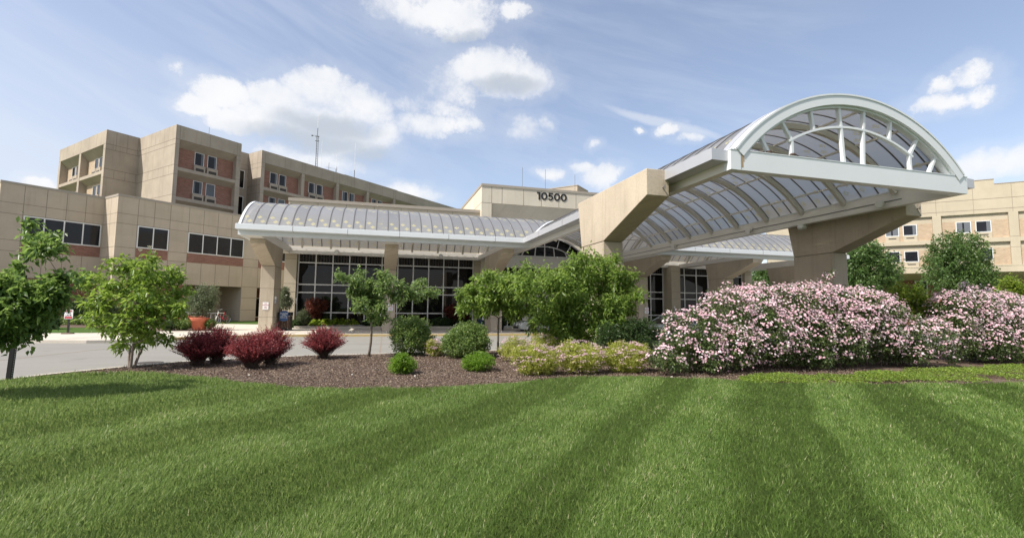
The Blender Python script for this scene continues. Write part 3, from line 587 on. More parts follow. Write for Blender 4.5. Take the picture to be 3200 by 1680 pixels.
for (p, q) in (((-14.5, 27.5), (-11.5, 36)), ((-10.4, 28.8), (-12.3, 34.2)), ((-9.5, 35.2), (-7.6, 30.6)), ((-16.5, 33.0), (-9.6, 34.6))): pj.bar((*p, 0.001), (*q, 0.001), 0.03, 0.006, M['joint'])
tag(pj.build('pavement_joint'), kind='structure')
# lawn and mulch bed behind the pavement on the left, planting beds along the glass
sheet('far_lawn', [(-70, 33.25), (-19.5, 33.25), (-15.6, 33.6), (-15.2, 38.5), (-19, 44), (-40, 50), (-70, 50)], 0.012, 'far_grass')
sheet('far_bed', [(-45, 42), (-22, 41), (-16.5, 39.5), (-15.1, 36.0), (-13.6, 35.3), (-10.2, 36.0), (-10.4, 37.6), (-13.5, 40.5), (-17, 50), (-45, 70)], 0.018, 'mulch')
sheet('far_grass_strip', [(-17, 50.2), (-7.4, 46.5), (-7.4, 62), (-17, 62)], 0.014, 'far_grass')
pb = MB(); pb.box(-6.2, 7.9, 39.4, 40.95, 0.0, 0.14, M['mulch']); pb.box(-6.2, 7.9, 39.25, 39.4, 0.0, 0.17, M['pave']); pb.box(21, 34, 39.4, 40.95, 0.0, 0.14, M['mulch'])
tag(pb.build('planting_bed'), kind='structure')

LAWN_EDGE = [(-11.0, 13.2), (-8.4, 13.0), (-7.68, 12.75), (-7.4, 13.2), (-7.02, 13.62), (-5.9, 13.55), (-5.0, 13.25), (-4.42, 12.87), (-3.54, 12.28), (-2.75, 11.45), (-1.6, 10.6), (-0.62, 10.2), (0.3, 10.04), (1.61, 10.0), (2.85, 10.2), (4.0, 10.72), (5.0, 10.75), (6.01, 10.6), (7.7, 9.86), (8.6, 9.2), (9.89, 8.62), (12.0, 8.2), (14.35, 7.9), (17.5, 7.7), (22.0, 7.6), (30, 7.6)]
INNER = [(-11.0, 10.0), (-9.0, 12.2), (-8.1, 12.95), (-7.87, 13.3), (-7.53, 14.11), (-6.52, 15.49), (-5.6, 16.45), (-4.35, 17.02), (-2.78, 17.6), (-2.1, 17.8), (-0.38, 17.95), (0.6, 18.08), (4.0, 18.6), (7.0, 19.6), (9.2, 20.4), (20.8, 20.4), (26, 18.5), (40, 17.0)]
sheet('mulch_bed', [(-8.0, 12.7)] + INNER[3:] + [(40, 6.5), (-8.0, 6.5)], -0.012, 'mulch')
sheet('lawn', [(-60, -40), (60, -40), (60, 7.6)] + LAWN_EDGE[::-1] + [(-12, 11.0), (-60, 6.0)], -0.004, 'lawn')
ik = MB()
for p, q in zip(INNER[:-1], INNER[1:]):
    d = (Vector(q) - Vector(p)).normalized(); n = Vector((-d.y, d.x)) * 0.16
    ik.prism([(p[0] - d.x * 0.01, p[1] - d.y * 0.01), (q[0], q[1]), (q[0] + n.x, q[1] + n.y), (p[0] + n.x, p[1] + n.y)], -0.2, 0.012, M['pave'], 'z')
tag(ik.build('bed_kerb'), kind='structure')

# ================================================================== buildings
FA = 0.7596
P0 = Vector((-13.126, 58.115, 0)); TD = Vector((math.cos(FA), math.sin(FA), 0)); ND = Vector((-math.sin(FA), math.cos(FA), 0))
def thing_d(name, label, cat, off, group=None):
    o = Vector(off); w = P0 + TD * o.x + ND * o.y; w.z = o.z
    t = thing(name, label, cat, tuple(w), FA, off=o, group=group); return t
FR = -0.7596
Q0 = Vector((42.126, 58.12, 0)); TR = Vector((math.cos(FR), math.sin(FR), 0)); NR = Vector((-math.sin(FR), math.cos(FR), 0))

def window(parent, face, u0, u1, z0, z1, d, panes=1, curtain=None, glass='glass_blue', frame=0.09, name='window', fm='mullion'):
    """window on a wall: face 'y' means the wall looks to -y at y = d, 'x' looks to -x at x = d; proud by 3 cm"""
    def B(b, a0, a1, e0, e1, zz0, zz1, m):
        if face == 'y': b.box(a0, a1, d - e1, d - e0, zz0, zz1, m)
        else: b.box(d - e1, d - e0, a0, a1, zz0, zz1, m)
    b = MB()
    B(b, u0, u1, 0, 0.05, z0, z0 + frame, M[fm]); B(b, u0, u1, 0, 0.05, z1 - frame, z1, M[fm])
    B(b, u0, u0 + frame, 0, 0.048, z0 + frame, z1 - frame, M[fm]); B(b, u1 - frame, u1, 0, 0.048, z0 + frame, z1 - frame, M[fm])
    step = (u1 - u0) / panes
    for i in range(1, panes): B(b, u0 + i * step - frame / 2, u0 + i * step + frame / 2, 0, 0.046, z0 + frame, z1 - frame, M[fm])
    w = b.build(name, parent)
    for i in range(panes):
        a0 = u0 + i * step + (frame if i == 0 else frame / 2); a1 = u0 + (i + 1) * step - (frame if i == panes - 1 else frame / 2)
        g = MB(); B(g, a0, a1, 0.0, 0.015, z0 + frame, z1 - frame, M[glass]); g.build('pane', w)
        if curtain:
            for (f0, f1) in curtain:
                c = MB(); n = max(2, int((f1 - f0) * 12)); lo = a0 + (a1 - a0) * f0; hi = a0 + (a1 - a0) * f1
                for k in range(n):
                    x0 = lo + (hi - lo) * k / n; B(c, x0, x0 + (hi - lo) / n * 0.96, 0.016, 0.019 + 0.004 * (k % 2), z0 + frame, z1 - frame, M['curtain'])
                c.build('curtain', w)
    return w

def joints(b, face, d, us, zs, u0, u1, z0, z1, w=0.017, e=0.004):
    """sealant joints between precast panels, 4 mm proud of the wall"""
    for u in us:
        if face == 'y': b.box(u - w, u + w, d - e, d + 0.002, z0, z1, M['joint'])
        else: b.box(d - e, d + 0.002, u - w, u + w, z0, z1, M['joint'])
    for z in zs:
        if face == 'y': b.box(u0, u1, d - e * 1.3, d + 0.002, z - w, z + w, M['joint'])
        else: b.box(d - e * 1.3, d + 0.002, u0, u1, z - w, z + w, M['joint'])

# ---------------------------------------------------------------- low two-storey wing, left
lw = thing_d('hospital_wing', 'low two-storey beige panelled wing with ribbon windows at the left', 'building', (-7, 0, 0))
ZR = 11.42
b = MB()
def wall_solid(x0, x1, y0, y1, z0, z1): b.box(x0, x1, y0, y1, z0, z1, M['precast'])
wall_solid(-13.0, -7.1, 0, 14, 0, ZR - 0.2); wall_solid(-7.1, 6.0, 0, 14, 3.65, ZR - 0.2); wall_solid(-7.1, 6.0, 4.0, 14, 0, 3.65)
wall_solid(-1.69, 0.0, 0, 4.0, 0, 3.65); wall_solid(6.0, 16, 0, 14, 0, ZR - 0.2)
wall_solid(-19.65, -13.0, 2.8, 14, 0, ZR - 0.2)
joints(b, 'y', 0, [-10.16, -8.85, -7.22, -5.86, -4.48, -3.09, -1.70, 0.0, 1.4, 2.8], [9.72, 8.84], -13.0, 5.9, 3.7, ZR - 0.22)
joints(b, 'y', 0, [-11.45], [6.72, 5.84], -13.0, -11.46, 0.1, ZR - 0.22); joints(b, 'y', 0, [], [6.72, 5.84], -8.86, -7.22, 0, 1); joints(b, 'y', 0, [], [6.72, 5.84, 3.68, 2.5, 1.2], -1.69, 0.0, 0, 1)
joints(b, 'y', 2.8, [-18.25, -16.88, -15.6, -14.31], [9.72, 8.84], -19.65, -13.05, 3.8, ZR - 0.22); joints(b, 'y', 2.8, [], [6.72, 5.84], -19.65, -18.25, 0, 1); joints(b, 'y', 2.8, [], [3.75], -19.65, -13.05, 0, 1)
joints(b, 'x', -13.0, [1.4], [9.72, 8.84, 6.72, 5.84, 3.75], 0.02, 2.78, 0.1, ZR - 0.22)
joints(b, 'y', 4.0, [-3.4], [1.9], -3.3, -1.7, 0.05, 3.6)
b.build('wall', lw)
cp = MB()
for (x0, x1, y0, y1) in ((-13.03, 16, -0.03, 0.3), (-13.03, -12.7, 0.3, 2.77), (-19.68, -13.03, 2.77, 3.1), (-19.68, -19.35, 3.1, 14)): cp.box(x0, x1, y0, y1, ZR - 0.2, ZR, M['coping'])
cp.build('coping', lw)
rf = MB(); rf.box(-12.7, 15.9, 0.3, 13.9, ZR - 0.25, ZR - 0.12, M['louver']); rf.box(-19.3, -12.72, 3.1, 13.9, ZR - 0.25, ZR - 0.12, M['louver']); rf.build('roof', lw)
window(lw, 'y', -11.42, -8.9, 6.78, 8.80, 0, 2); window(lw, 'y', -7.22, -1.72, 6.76, 8.78, 0, 4); window(lw, 'y', 0.02, 5.4, 6.76, 8.78, 0, 4)
window(lw, 'y', -18.2, -13.12, 6.80, 8.80, 2.8, 4)
for (x0, x1, y, z0, z1) in ((-11.42, -8.9, 0, 5.86, 6.76), (-7.22, -1.68, 0, 5.84, 6.74), (0.02, 5.4, 0, 5.84, 6.74), (-18.2, -13.08, 2.8, 5.86, 6.78), (-18.2, -13.08, 2.8, 0.05, 3.72), (-12.9, -7.3, 0, 0.05, 3.6)):
    k = MB(); k.box(x0, x1, y - 0.012, y + 0.01, z0, z1, M['brick_red'] if z0 > 1 else M['brick_dark']); k.build('brick_panel', lw)
for (x0, x1) in ((-7.05, -3.4), (0.05, 5.9)):
    k = MB(); k.box(x0, x1, 3.985, 4.01, 0.02, 3.62, M['brick_dark']); k.build('brick_panel', lw)
window(lw, 'y', -7.0, -3.5, 1.35, 2.6, 3.985, 2, glass='glass'); window(lw, 'y', 0.2, 3.5, 0.3, 2.6, 3.985, 2, glass='glass')

# ---------------------------------------------------------------- brick ward tower behind it
tw = thing_d('ward_tower', 'tall concrete ward block with recessed red brick bays behind the low wing', 'building', (0, 25, 0))
ZT = 24.35; NF = 15.3; REC = 0.85; PO = M['precast_old']
b = MB()
# block with one bay (middle block)
def bay_front(b, s0, s1, pl, pr, zlev, nf=NF):
    """framed bay looking to -y: side piers, top band, sloped heads, ledges"""
    if pl: b.box(s0, s0 + pl, nf, nf + REC + 0.2, 6, 22.55, PO)
    if pr: b.box(s1 - pr, s1, nf, nf + REC + 0.2, 6, 22.55, PO)
    i0, i1 = s0 + pl, s1 - pr
    for zl in zlev:   # zl = top of the ledge; the head above the floor below slopes back to the brick
        b.box(i0 + 0.002, i1 - 0.002, nf + 0.03, nf + REC + 0.2, zl - 0.44, zl, PO)
        b.prism([(nf + 0.06, zl - 0.442), (nf + REC + 0.15, zl - 0.442), (nf + REC + 0.15, zl - 1.08), (nf + REC, zl - 1.08)], i0 + 0.003, i1 - 0.003, PO, 'x')
    b.prism([(nf + 0.0, 22.548), (nf + REC + 0.15, 22.548), (nf + REC + 0.15, 21.72), (nf + REC, 21.72)], i0 + 0.003, i1 - 0.003, PO, 'x')
LED = [19.02, 15.23, 11.44]
b.box(-2.42, 5.8, NF, NF + 15, 22.55, ZT, PO); b.box(-2.42, 5.8, NF + REC + 0.2, NF + 15, 6, 22.55, PO)
bay_front(b, -2.42, 5.8, 0.46, 0.58, LED)
joints(b, 'y', NF, [1.64], [], 0, 1, 22.6, ZT - 0.02, 0.02); joints(b, 'y', NF, [-1.96, 5.22], [], 0, 1, 22.6, ZT - 0.02, 0.018)
joints(b, 'y', NF, [], [22.55], -2.42, 5.8, 0, 1, 0.025); joints(b, 'y', NF, [], [21.9, 19.2, 18.05, 15.4], -2.42, -1.96, 0, 1); joints(b, 'y', NF, [], [21.9, 19.2, 18.05, 15.4], 5.22, 5.8, 0, 1)
joints(b, 'x', -2.42, [17.2, 18.4, 19.6, 20.8, 22.0], [], 0, 1, 22.6, ZT - 0.02, 0.014); joints(b, 'x', -2.42, [], [22.55, 21.87, 19.22, 18.04, 15.4], NF + 0.01, NF + 15, 0, 1, 0.03)
joints(b, 'x', -2.42, [16.6, 18.0, 19.4, 20.8, 22.2], [], 0, 1, 18.07, 19.19, 0.014)
# link and long strip block
b.box(5.8, 8.78, 18.7, NF + 15, 6, ZT - 0.004, PO)
joints(b, 'y', 18.7, [], [22.5, 21.85], 5.8, 8.78, 0, 1)
b.box(8.78, 62.0, NF, NF + 15, 22.55, ZT - 0.002, PO); b.box(8.78, 62.0, NF + REC + 0.2, NF + 15, 6, 22.55, PO)
PITCH = 6.63
for i in range(8):
    s0 = 8.78 + i * PITCH - (0.03 if i else 0)
    b.box(s0, s0 + 0.53, NF, NF + REC + 0.2, 6, 22.55, PO)
    i0, i1 = s0 + 0.53, 8.78 + (i + 1) * PITCH - 0.03
    for zl in LED:
        b.box(i0 + 0.002, i1 - 0.002, NF + 0.03, NF + REC + 0.2, zl - 0.44, zl, PO)
        b.prism([(NF + 0.06, zl - 0.442), (NF + REC + 0.15, zl - 0.442), (NF + REC + 0.15, zl - 1.08), (NF + REC, zl - 1.08)], i0 + 0.003, i1 - 0.003, PO, 'x')
    b.prism([(NF, 22.548), (NF + REC + 0.15, 22.548), (NF + REC + 0.15, 21.72), (NF + REC, 21.72)], i0 + 0.003, i1 - 0.003, PO, 'x')
    joints(b, 'y', NF, [s0 + 0.02, s0 + 0.55, s0 + 3.7], [], 0, 1, 22.6, ZT - 0.02, 0.016)
    joints(b, 'y', NF, [], [21.9, 18.05], s0, s0 + 0.53, 0, 1)
joints(b, 'y', NF, [], [22.55], 8.78, 62, 0, 1, 0.025)
joints(b, 'x', 8.78, [16.3, 17.6], [22.55, 21.87, 19.2, 18.05], NF + 0.01, 18.68, 6, ZT - 0.02, 0.02)
# far left block, looking along the other diagonal
b.box(-6.09 + REC + 0.2, 2.0, 25.4, 42.0, 6, 22.5, PO); b.box(-6.09, 2.0, 25.4, 42.0, 22.5, ZT - 0.006, PO)
for (n0, n1) in ((25.4, 26.08), (33.57, 34.23), (41.3, 42.0)): b.box(-6.09, -6.09 + REC + 0.2, n0, n1, 6, 22.5, PO)
for (n0, n1) in ((26.08, 33.57), (34.23, 41.3)):
    for zl in LED:
        b.box(-6.06, -6.09 + REC + 0.2, n0 + 0.002, n1 - 0.002, zl - 0.44, zl, PO)
        b.prism([(-6.03, zl - 0.442), (-6.09 + REC + 0.15, zl - 0.442), (-6.09 + REC + 0.15, zl - 1.08), (-6.09 + REC, zl - 1.08)], n0 + 0.003, n1 - 0.003, PO, 'y')
    b.prism([(-6.09, 22.498), (-6.09 + REC + 0.15, 22.498), (-6.09 + REC + 0.15, 21.5), (-6.09 + REC, 21.5)], n0 + 0.003, n1 - 0.003, PO, 'y')
joints(b, 'y', 25.4, [], [22.5, 21.82, 19.2, 18.05], -6.09, 1.9, 0, 1, 0.03); joints(b, 'y', 25.4, [-5.0, -3.8, -2.6, -1.4], [], 0, 1, 21.84, ZT - 0.02, 0.016); joints(b, 'y', 25.4, [-5.0, -3.8, -2.6, -1.4], [], 0, 1, 18.07, 19.18, 0.016)
joints(b, 'x', -6.09, [28.5, 31, 33.9, 36.5, 39], [22.5], 25.42, 41.98, 22.55, ZT - 0.02, 0.02); joints(b, 'x', -6.09, [], [21.82, 19.2, 18.05], 25.42, 26.06, 0, 1)
b.build('wall', tw)
rf = MB()
for (x0, x1, y0, y1) in ((-2.38, 5.76, NF + 0.05, NF + 14.9), (8.82, 61.9, NF + 0.05, NF + 14.9), (-6.05, 1.95, 25.45, 41.9)): rf.box(x0, x1, y0, y1, ZT - 0.05, ZT + 0.03, M['louver'])
rf.build('roof', tw)
ph = MB(); ph.box(26.6, 40.0, 19.0, 27.0, ZT + 0.03, ZT + 1.35, M['precast_warm']); ph.build('penthouse', tw)
for (s0, s1) in [(-1.96, 5.22)] + [(8.78 + i * PITCH - (0.03 if i else 0) + 0.53, 8.78 + (i + 1) * PITCH - 0.03) for i in range(8)]:
    k = MB(); y = NF + REC
    for z0, z1 in ((19.02, 21.72), (15.23, 17.94), (11.44, 14.15)): k.box(s0, s1, y - 0.01, y + 0.19, z0, z1, M['brick_red'])
    k.build('brick_panel', tw)
    wide = s1 - s0 > 6.5
    w0 = [s0 + 2.22, s0 + 3.81] if wide else [s0 + 1.34, s0 + 2.80]
    ww = 1.15 if wide else 1.17
    for zi, z0 in enumerate((19.02, 15.23, 11.44)):
        for j, a in enumerate(w0):
            cur = [[(0.72, 1.0)], [(0.78, 1.0)], [(0.0, 0.2), (0.7, 1.0)], [(0.0, 1.0)]][(zi * 2 + j) % 4]
            if s0 > 20: cur = [(0.0, 0.45)] if j == 0 else [(0.4, 1.0)]
            window(tw, 'y', a, a + ww, z0 + 0.95, z0 + 2.66, y - 0.01, 1, cur, frame=0.055)
            ac = MB(); ac.box(a - 0.1, a + ww + 0.1, y - 0.32, y - 0.012, z0 + 0.0, z0 + 0.93, PO)
            u = ac.build('air_conditioner', tw)
            lv = MB(); lv.box(a + 0.08, a + ww - 0.08, y - 0.328, y - 0.316, z0 + 0.12, z0 + 0.52, M['louver']); lv.build('grille', u)
for (n0, n1) in ((26.08, 33.57), (34.23, 41.3)):
    k = MB(); x = -6.09 + REC
    for z0, z1 in ((19.02, 21.5), (15.23, 17.94), (11.44, 14.15)): k.box(x - 0.01, x + 0.19, n0, n1, z0, z1, M['brick_tan'])
    k.build('brick_panel', tw)
    for z0 in (19.02, 15.23):
        for a in (n0 + 2.3, n0 + 3.8):
            window(tw, 'x', a, a + 1.2, z0 + 0.95, z0 + 2.45, x - 0.01, 1, frame=0.055)
            ac = MB(); ac.box(x - 0.32, x - 0.012, a - 0.1, a + 1.3, z0, z0 + 0.93, PO); u = ac.build('air_conditioner', tw)
            lv = MB(); lv.box(x - 0.328, x - 0.316, a + 0.08, a + 1.12, z0 + 0.12, z0 + 0.52, M['louver']); lv.build('grille', u)
window(tw, 'y', 5.95, 8.3, 18.9, 21.6, 18.7, 1, glass='glass'); window(tw, 'y', 5.95, 8.3, 14.6, 17.7, 18.7, 1, glass='glass')

# ---------------------------------------------------------------- glazed lobbies
def lobby(name, label, x0, x1, pil, glassruns, parapet):
    t = thing(name, label, 'building', ((x0 + x1) / 2, 41.0, 0))
    b = MB(); b.box(x0, x1, 41.35, 60, 0.0, 10.1, M['precast_warm']); b.box(x0, x1, 41.0, 41.35, 5.95, 10.1, M['precast_warm'])
    joints(b, 'y', 41.0, [x0 + 2.2 * i for i in range(1, int((x1 - x0) / 2.2))], [9.75], x0, x1, 8.2, 10.08)
    b.build('wall', t)
    c = MB(); c.box(x0 - 0.03, x1 + 0.03, 40.93, 41.5, 10.1, 10.36, M['coping']); c.build('parapet', t)
    for (a0, a1, yf) in pil:
        p = MB(); p.box(a0, a1, yf, 41.35, 0, 5.95, M['precast_warm']); joints(p, 'y', yf, [], [5.4, 3.45, 2.8, 1.2], a0, a1, 0, 1, 0.012); p.build('pilaster', t)
    for (a0, a1) in glassruns:
        n = round((a1 - a0) / 1.315); st = (a1 - a0) / n; f = MB()
        for i in range(n + 1): f.box(a0 + i * st - 0.045, a0 + i * st + 0.045, 40.93, 41.02, 0.16, 5.93, M['mullion'])
        for z in (0.16, 1.19, 2.78, 3.42, 5.17, 5.93): f.box(a0, a1, 40.94, 41.018, z - 0.045, z + 0.045, M['mullion'])
        w = f.build('glass_wall', t); g = MB(); g.box(a0, a1, 41.02, 41.06, 0.14, 5.94, M['glass']); g.build('glazing', w)
        cl = MB()   # pleated blinds hanging behind the top row of panes
        for i in range(int((a1 - a0) / 0.22)): cl.box(a0 + 0.05 + i * 0.22, a0 + 0.05 + i * 0.22 + 0.1, 41.012, 41.017, 5.25, 5.88, M['louver'])
        cl.build('blind', w)
    return t
lobby('lobby_building', 'glass-fronted lobby with white mullion grid left of the entrance', -7.3, 8.35, [(-7.3, -6.42, 40.6), (7.85, 8.45, 40.6)], [(-6.33, 7.80)], True)
lobby('lobby_building', 'glass-fronted lobby right of the entrance with sunlit beige pilaster', 20.6, 37.0, [(26.8, 27.75, 39.6), (20.6, 21.2, 40.6), (36.1, 37.0, 40.6)], [(21.25, 26.75), (27.8, 36.05)], True)

# ---------------------------------------------------------------- entrance block with the street number
en = thing('entrance_block', 'cream concrete entrance block carrying the number 10500 over the doors', 'building', (14.5, 40.6, 0))
b = MB(); W_ = M['precast_lit']
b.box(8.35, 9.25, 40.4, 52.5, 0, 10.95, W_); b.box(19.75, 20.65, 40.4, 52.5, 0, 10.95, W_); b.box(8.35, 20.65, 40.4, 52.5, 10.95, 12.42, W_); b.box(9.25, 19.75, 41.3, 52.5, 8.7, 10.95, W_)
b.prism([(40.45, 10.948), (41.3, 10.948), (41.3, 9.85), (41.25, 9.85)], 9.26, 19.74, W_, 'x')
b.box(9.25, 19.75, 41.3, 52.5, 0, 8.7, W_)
joints(b, 'y', 40.4, [9.25, 10.2, 12.2, 13.9, 15.6, 17.3, 19.0], [], 0, 1, 10.98, 12.4, 0.02); joints(b, 'y', 40.4, [], [10.95], 8.35, 9.25, 0, 1)
joints(b, 'x', 8.35, [43.5, 46.5, 49.5], [10.95], 40.42, 52.4, 10.98, 12.4, 0.02)
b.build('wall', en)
c = MB(); c.box(8.3, 20.7, 40.35, 40.65, 12.42, 12.64, M['coping']); c.box(8.3, 8.6, 40.65, 52.5, 12.42, 12.64, M['coping']); c.box(20.4, 20.7, 40.65, 52.5, 12.42, 12.64, M['coping']); c.build('coping', en)
def ring_digit(b, cx, cz, rx, rz, st, a0=0, a1=360, n=28):
    """fat rounded stroke following an ellipse, standing off the wall"""
    for i in range(n):
        p = []
        for (k, aa) in ((0, a0 + (a1 - a0) * i / n), (1, a0 + (a1 - a0) * (i + 1) / n)):
            c_, s_ = math.cos(R(aa)), math.sin(R(aa)); p.append(((cx + rx * c_, cz + rz * s_), (cx + (rx - st) * c_, cz + (rz - st * 0.86) * s_)))
        b.prism([p[0][0], p[1][0], p[1][1], p[0][1]], 40.365, 40.396, M['digit'], 'y', caps=True)
xd = 13.42; zm = 11.93
for ch, wdt in (('1', 0.44), ('0', 0.66), ('5', 0.58), ('0', 0.66), ('0', 0.66)):
    b = MB()
    if ch == '0': ring_digit(b, xd + 0.31, zm, 0.31, 0.36, 0.165)
    elif ch == '1': b.prism([(xd + 0.20, zm - 0.35), (xd + 0.37, zm - 0.35), (xd + 0.37, zm + 0.35), (xd + 0.02, zm + 0.35), (xd + 0.08, zm + 0.20), (xd + 0.20, zm + 0.20)], 40.365, 40.396, M['digit'], 'y')
    else:
        b.prism([(xd + 0.07, zm + 0.35), (xd + 0.50, zm + 0.35), (xd + 0.50, zm + 0.21), (xd + 0.07, zm + 0.21)], 40.365, 40.396, M['digit'], 'y')
        b.prism([(xd + 0.07, zm + 0.209), (xd + 0.23, zm + 0.209), (xd + 0.21, zm - 0.01), (xd + 0.04, zm - 0.01)], 40.365, 40.396, M['digit'], 'y')
        ring_digit(b, xd + 0.25, zm - 0.11, 0.27, 0.245, 0.15, -150, 140, 22)
    b.build('digit', en); xd += wdt
# arched window over the doors, grey band, doors
f = MB(); RI = 5.6; ZC = 2.75
f.arc(14.5, ZC, RI - 0.1, RI, -R(47.5), R(47.5), 41.1, 41.22, M['mullion'], 'y', 30); f.arc(14.5, ZC, RI - 1.0, RI - 0.92, -R(36), R(36), 41.1, 41.2, M['mullion'], 'y', 24)
f.box(10.4, 18.6, 41.1, 41.22, 6.4, 6.5, M['mullion'])
for x in (12.3, 13.55, 14.5, 15.45, 16.7):
    dx = x - 14.5; r_ = math.sqrt((RI - 0.95) ** 2 - dx * dx) + ZC; f.bar((x, 41.15, 6.5), (14.5 + dx * 0.92, 41.15, r_), 0.07, 0.1, M['mullion'], up=(0, 1, 0))
for a in (-40, -28, -15, 0, 15, 28, 40):
    s_, c_ = math.sin(R(a)), math.cos(R(a)); f.bar((14.5 + (RI - 0.95) * s_, 41.15, ZC + (RI - 0.95) * c_), (14.5 + (RI - 0.05) * s_, 41.15, ZC + (RI - 0.05) * c_), 0.06, 0.1, M['mullion'], up=(0, 1, 0))
aw = f.build('arched_window', en)
g = MB(); pts = [(14.5 + RI * math.sin(R(a)), ZC + RI * math.cos(R(a))) for a in range(-47, 48, 4)]
g.prism(pts + [(18.6, 6.45), (10.4, 6.45)], 41.215, 41.28, M['glass'], 'y'); g.build('glazing', aw)
g = MB(); g.box(9.3, 19.7, 41.16, 41.29, 5.46, 6.39, M['offwhite']); g.build('fascia', en)
dr = MB()
for x in (10.3, 11.0, 11.75, 12.45, 13.05, 13.85, 14.6, 15.4, 16.2, 17.0, 17.8, 18.6): dr.box(x - 0.05, x + 0.05, 41.1, 41.2, 0, 5.44, M['mullion'])
for z in (0.08, 2.9, 3.3, 5.40): dr.box(10.3, 18.6, 41.11, 41.19, z - 0.05, z + 0.05, M['mullion'])
dr.box(12.5, 13.0, 41.05, 41.2, 0, 5.44, M['offwhite']); dd = dr.build('door', en)
g = MB(); g.box(10.3, 18.6, 41.2, 41.27, 0.05, 5.42, M['glass']); g.build('glazing', dd)

# ---------------------------------------------------------------- right wing (tan brick, two storeys of rooms over a ground floor)
def thing_r(name, label, cat, off):
    o = Vector(off); w = Q0 + TR * o.x + NR * o.y; w.z = o.z
    return thing(name, label, cat, tuple(w), FR, off=o)
rw = thing_r('patient_wing', 'sunlit cream panelled wing with tan brick bays at the right edge', 'building', (36, 10.84, 0))
YR = 10.84; b = MB(); W_ = M['precast_warm']
b.box(10, 60, YR, YR + 14, 14.56, 18.28, W_); b.box(10, 35.92, YR + 0.0, YR + 14, 18.28, 18.92, W_)
b.box(10, 60, YR + 0.25, YR + 14, 7.0, 14.56, W_); b.box(10, 60, YR + 2.4, YR + 14, 0, 7.0, M['brick_dark'])
b.box(10, 60, YR, YR + 0.25, 7.0, 7.75, W_)
pr = [29.59 + 7.45 * (i - 2) for i in range(0, 6)]
for p in pr: b.box(p, p + 0.9, YR - 0.02, YR + 0.25, 7.75, 14.56, W_)
for i, p in enumerate(pr[:-1]):
    b.box(p + 0.9, p + 7.45, YR - 0.06, YR + 0.25, 10.83, 11.38, W_)
    b.box(p + 0.9, p + 7.45, YR - 0.03, YR + 0.25, 7.75, 7.9, W_)
joints(b, 'y', YR, [], [16.44, 15.07], 10, 60, 0, 1, 0.03); joints(b, 'y', YR, [p + 0.45 for p in pr] + [p + 4.2 for p in pr], [], 0, 1, 14.6, 18.26, 0.016)
for p in pr: joints(b, 'y', YR - 0.02, [], [11.45, 10.1], p, p + 0.9, 0, 1)
b.build('wall', rw)
c = MB(); c.box(35.9, 60, YR - 0.04, YR + 0.3, 18.28, 18.36, M['coping']); c.box(10, 35.94, YR - 0.04, YR + 0.3, 18.92, 19.0, M['coping']); c.build('coping', rw)
sf = MB(); sf.prism([(YR + 0.02, 6.998), (YR + 2.4, 6.998), (YR + 2.4, 6.2)], 10, 60, M['precast'], 'x'); sf.build('soffit', rw)
for i, p in enumerate(pr[:-1]):
    k = MB()
    for z0, z1 in ((11.38, 13.72), (7.9, 10.1)): k.box(p + 0.9, p + 7.45, YR + 0.24, YR + 0.26, z0, z1, M['brick_tan'])
    k.build('brick_panel', rw)
    for z0, cur in ((12.15, [(0.0, 0.42), (0.56, 1.0)]), (8.55, None)):
        for j, a in enumerate((p + 2.4, p + 4.34)):
            cc = cur if j == 0 or not cur else [(0.72, 1.0)]
            sp = MB(); sp.box(a - 0.05, a + 1.5, YR + 0.1, YR + 0.24, z0 - 0.78, z0 - 0.02, W_); u = sp.build('air_conditioner', rw)
            lv = MB(); lv.box(a + 0.3, a + 1.15, YR + 0.09, YR + 0.102, z0 - 0.40, z0 - 0.26, M['louver']); lv.build('grille', u)
            window(rw, 'y', a - 0.02, a + 1.5, z0, z0 + 1.5, YR + 0.2, 1, cc, frame=0.085, fm='white')
            pm = MB(); pm.box(a - 0.02, a + 1.5, YR + 0.2, YR + 0.24, z0, z0 + 1.5, W_); pm.build('sill', rw)
for a in (23.0, 27.9, 32.5, 37.0, 39.5): window(rw, 'y', a, a + 1.35, 4.4, 6.1, YR + 2.4, 1, None, fm='white', frame=0.1)

# pieces of the far wing seen over the entrance block
fw = thing_d('rear_block', 'upper edge of a concrete block behind the numbered entrance block', 'building', (31.5, -17, 0))
b = MB(); b.box(29.6, 33.5, -25.5, -8, 0, 18.75, PO); b.box(33.5, 45, -22, -8, 0, 18.2, PO); b.build('wall', fw)
c = MB(); c.box(29.55, 33.5, -25.55, -8, 18.75, 18.87, M['coping']); c.build('coping', fw)

# ================================================================== canopies
CX, CY = 14.5, 35.35
RS, ZC0, HA = 6.05, 2.53, R(50.2)
BW = 0.3
def skin_grid(b, along0, along1f, c, axis, u0=0.0, step=0.7, na=28):
    """barrel skin as quads per bay; along1f(h) gives the groin limit for offset h from the crown"""
    pass

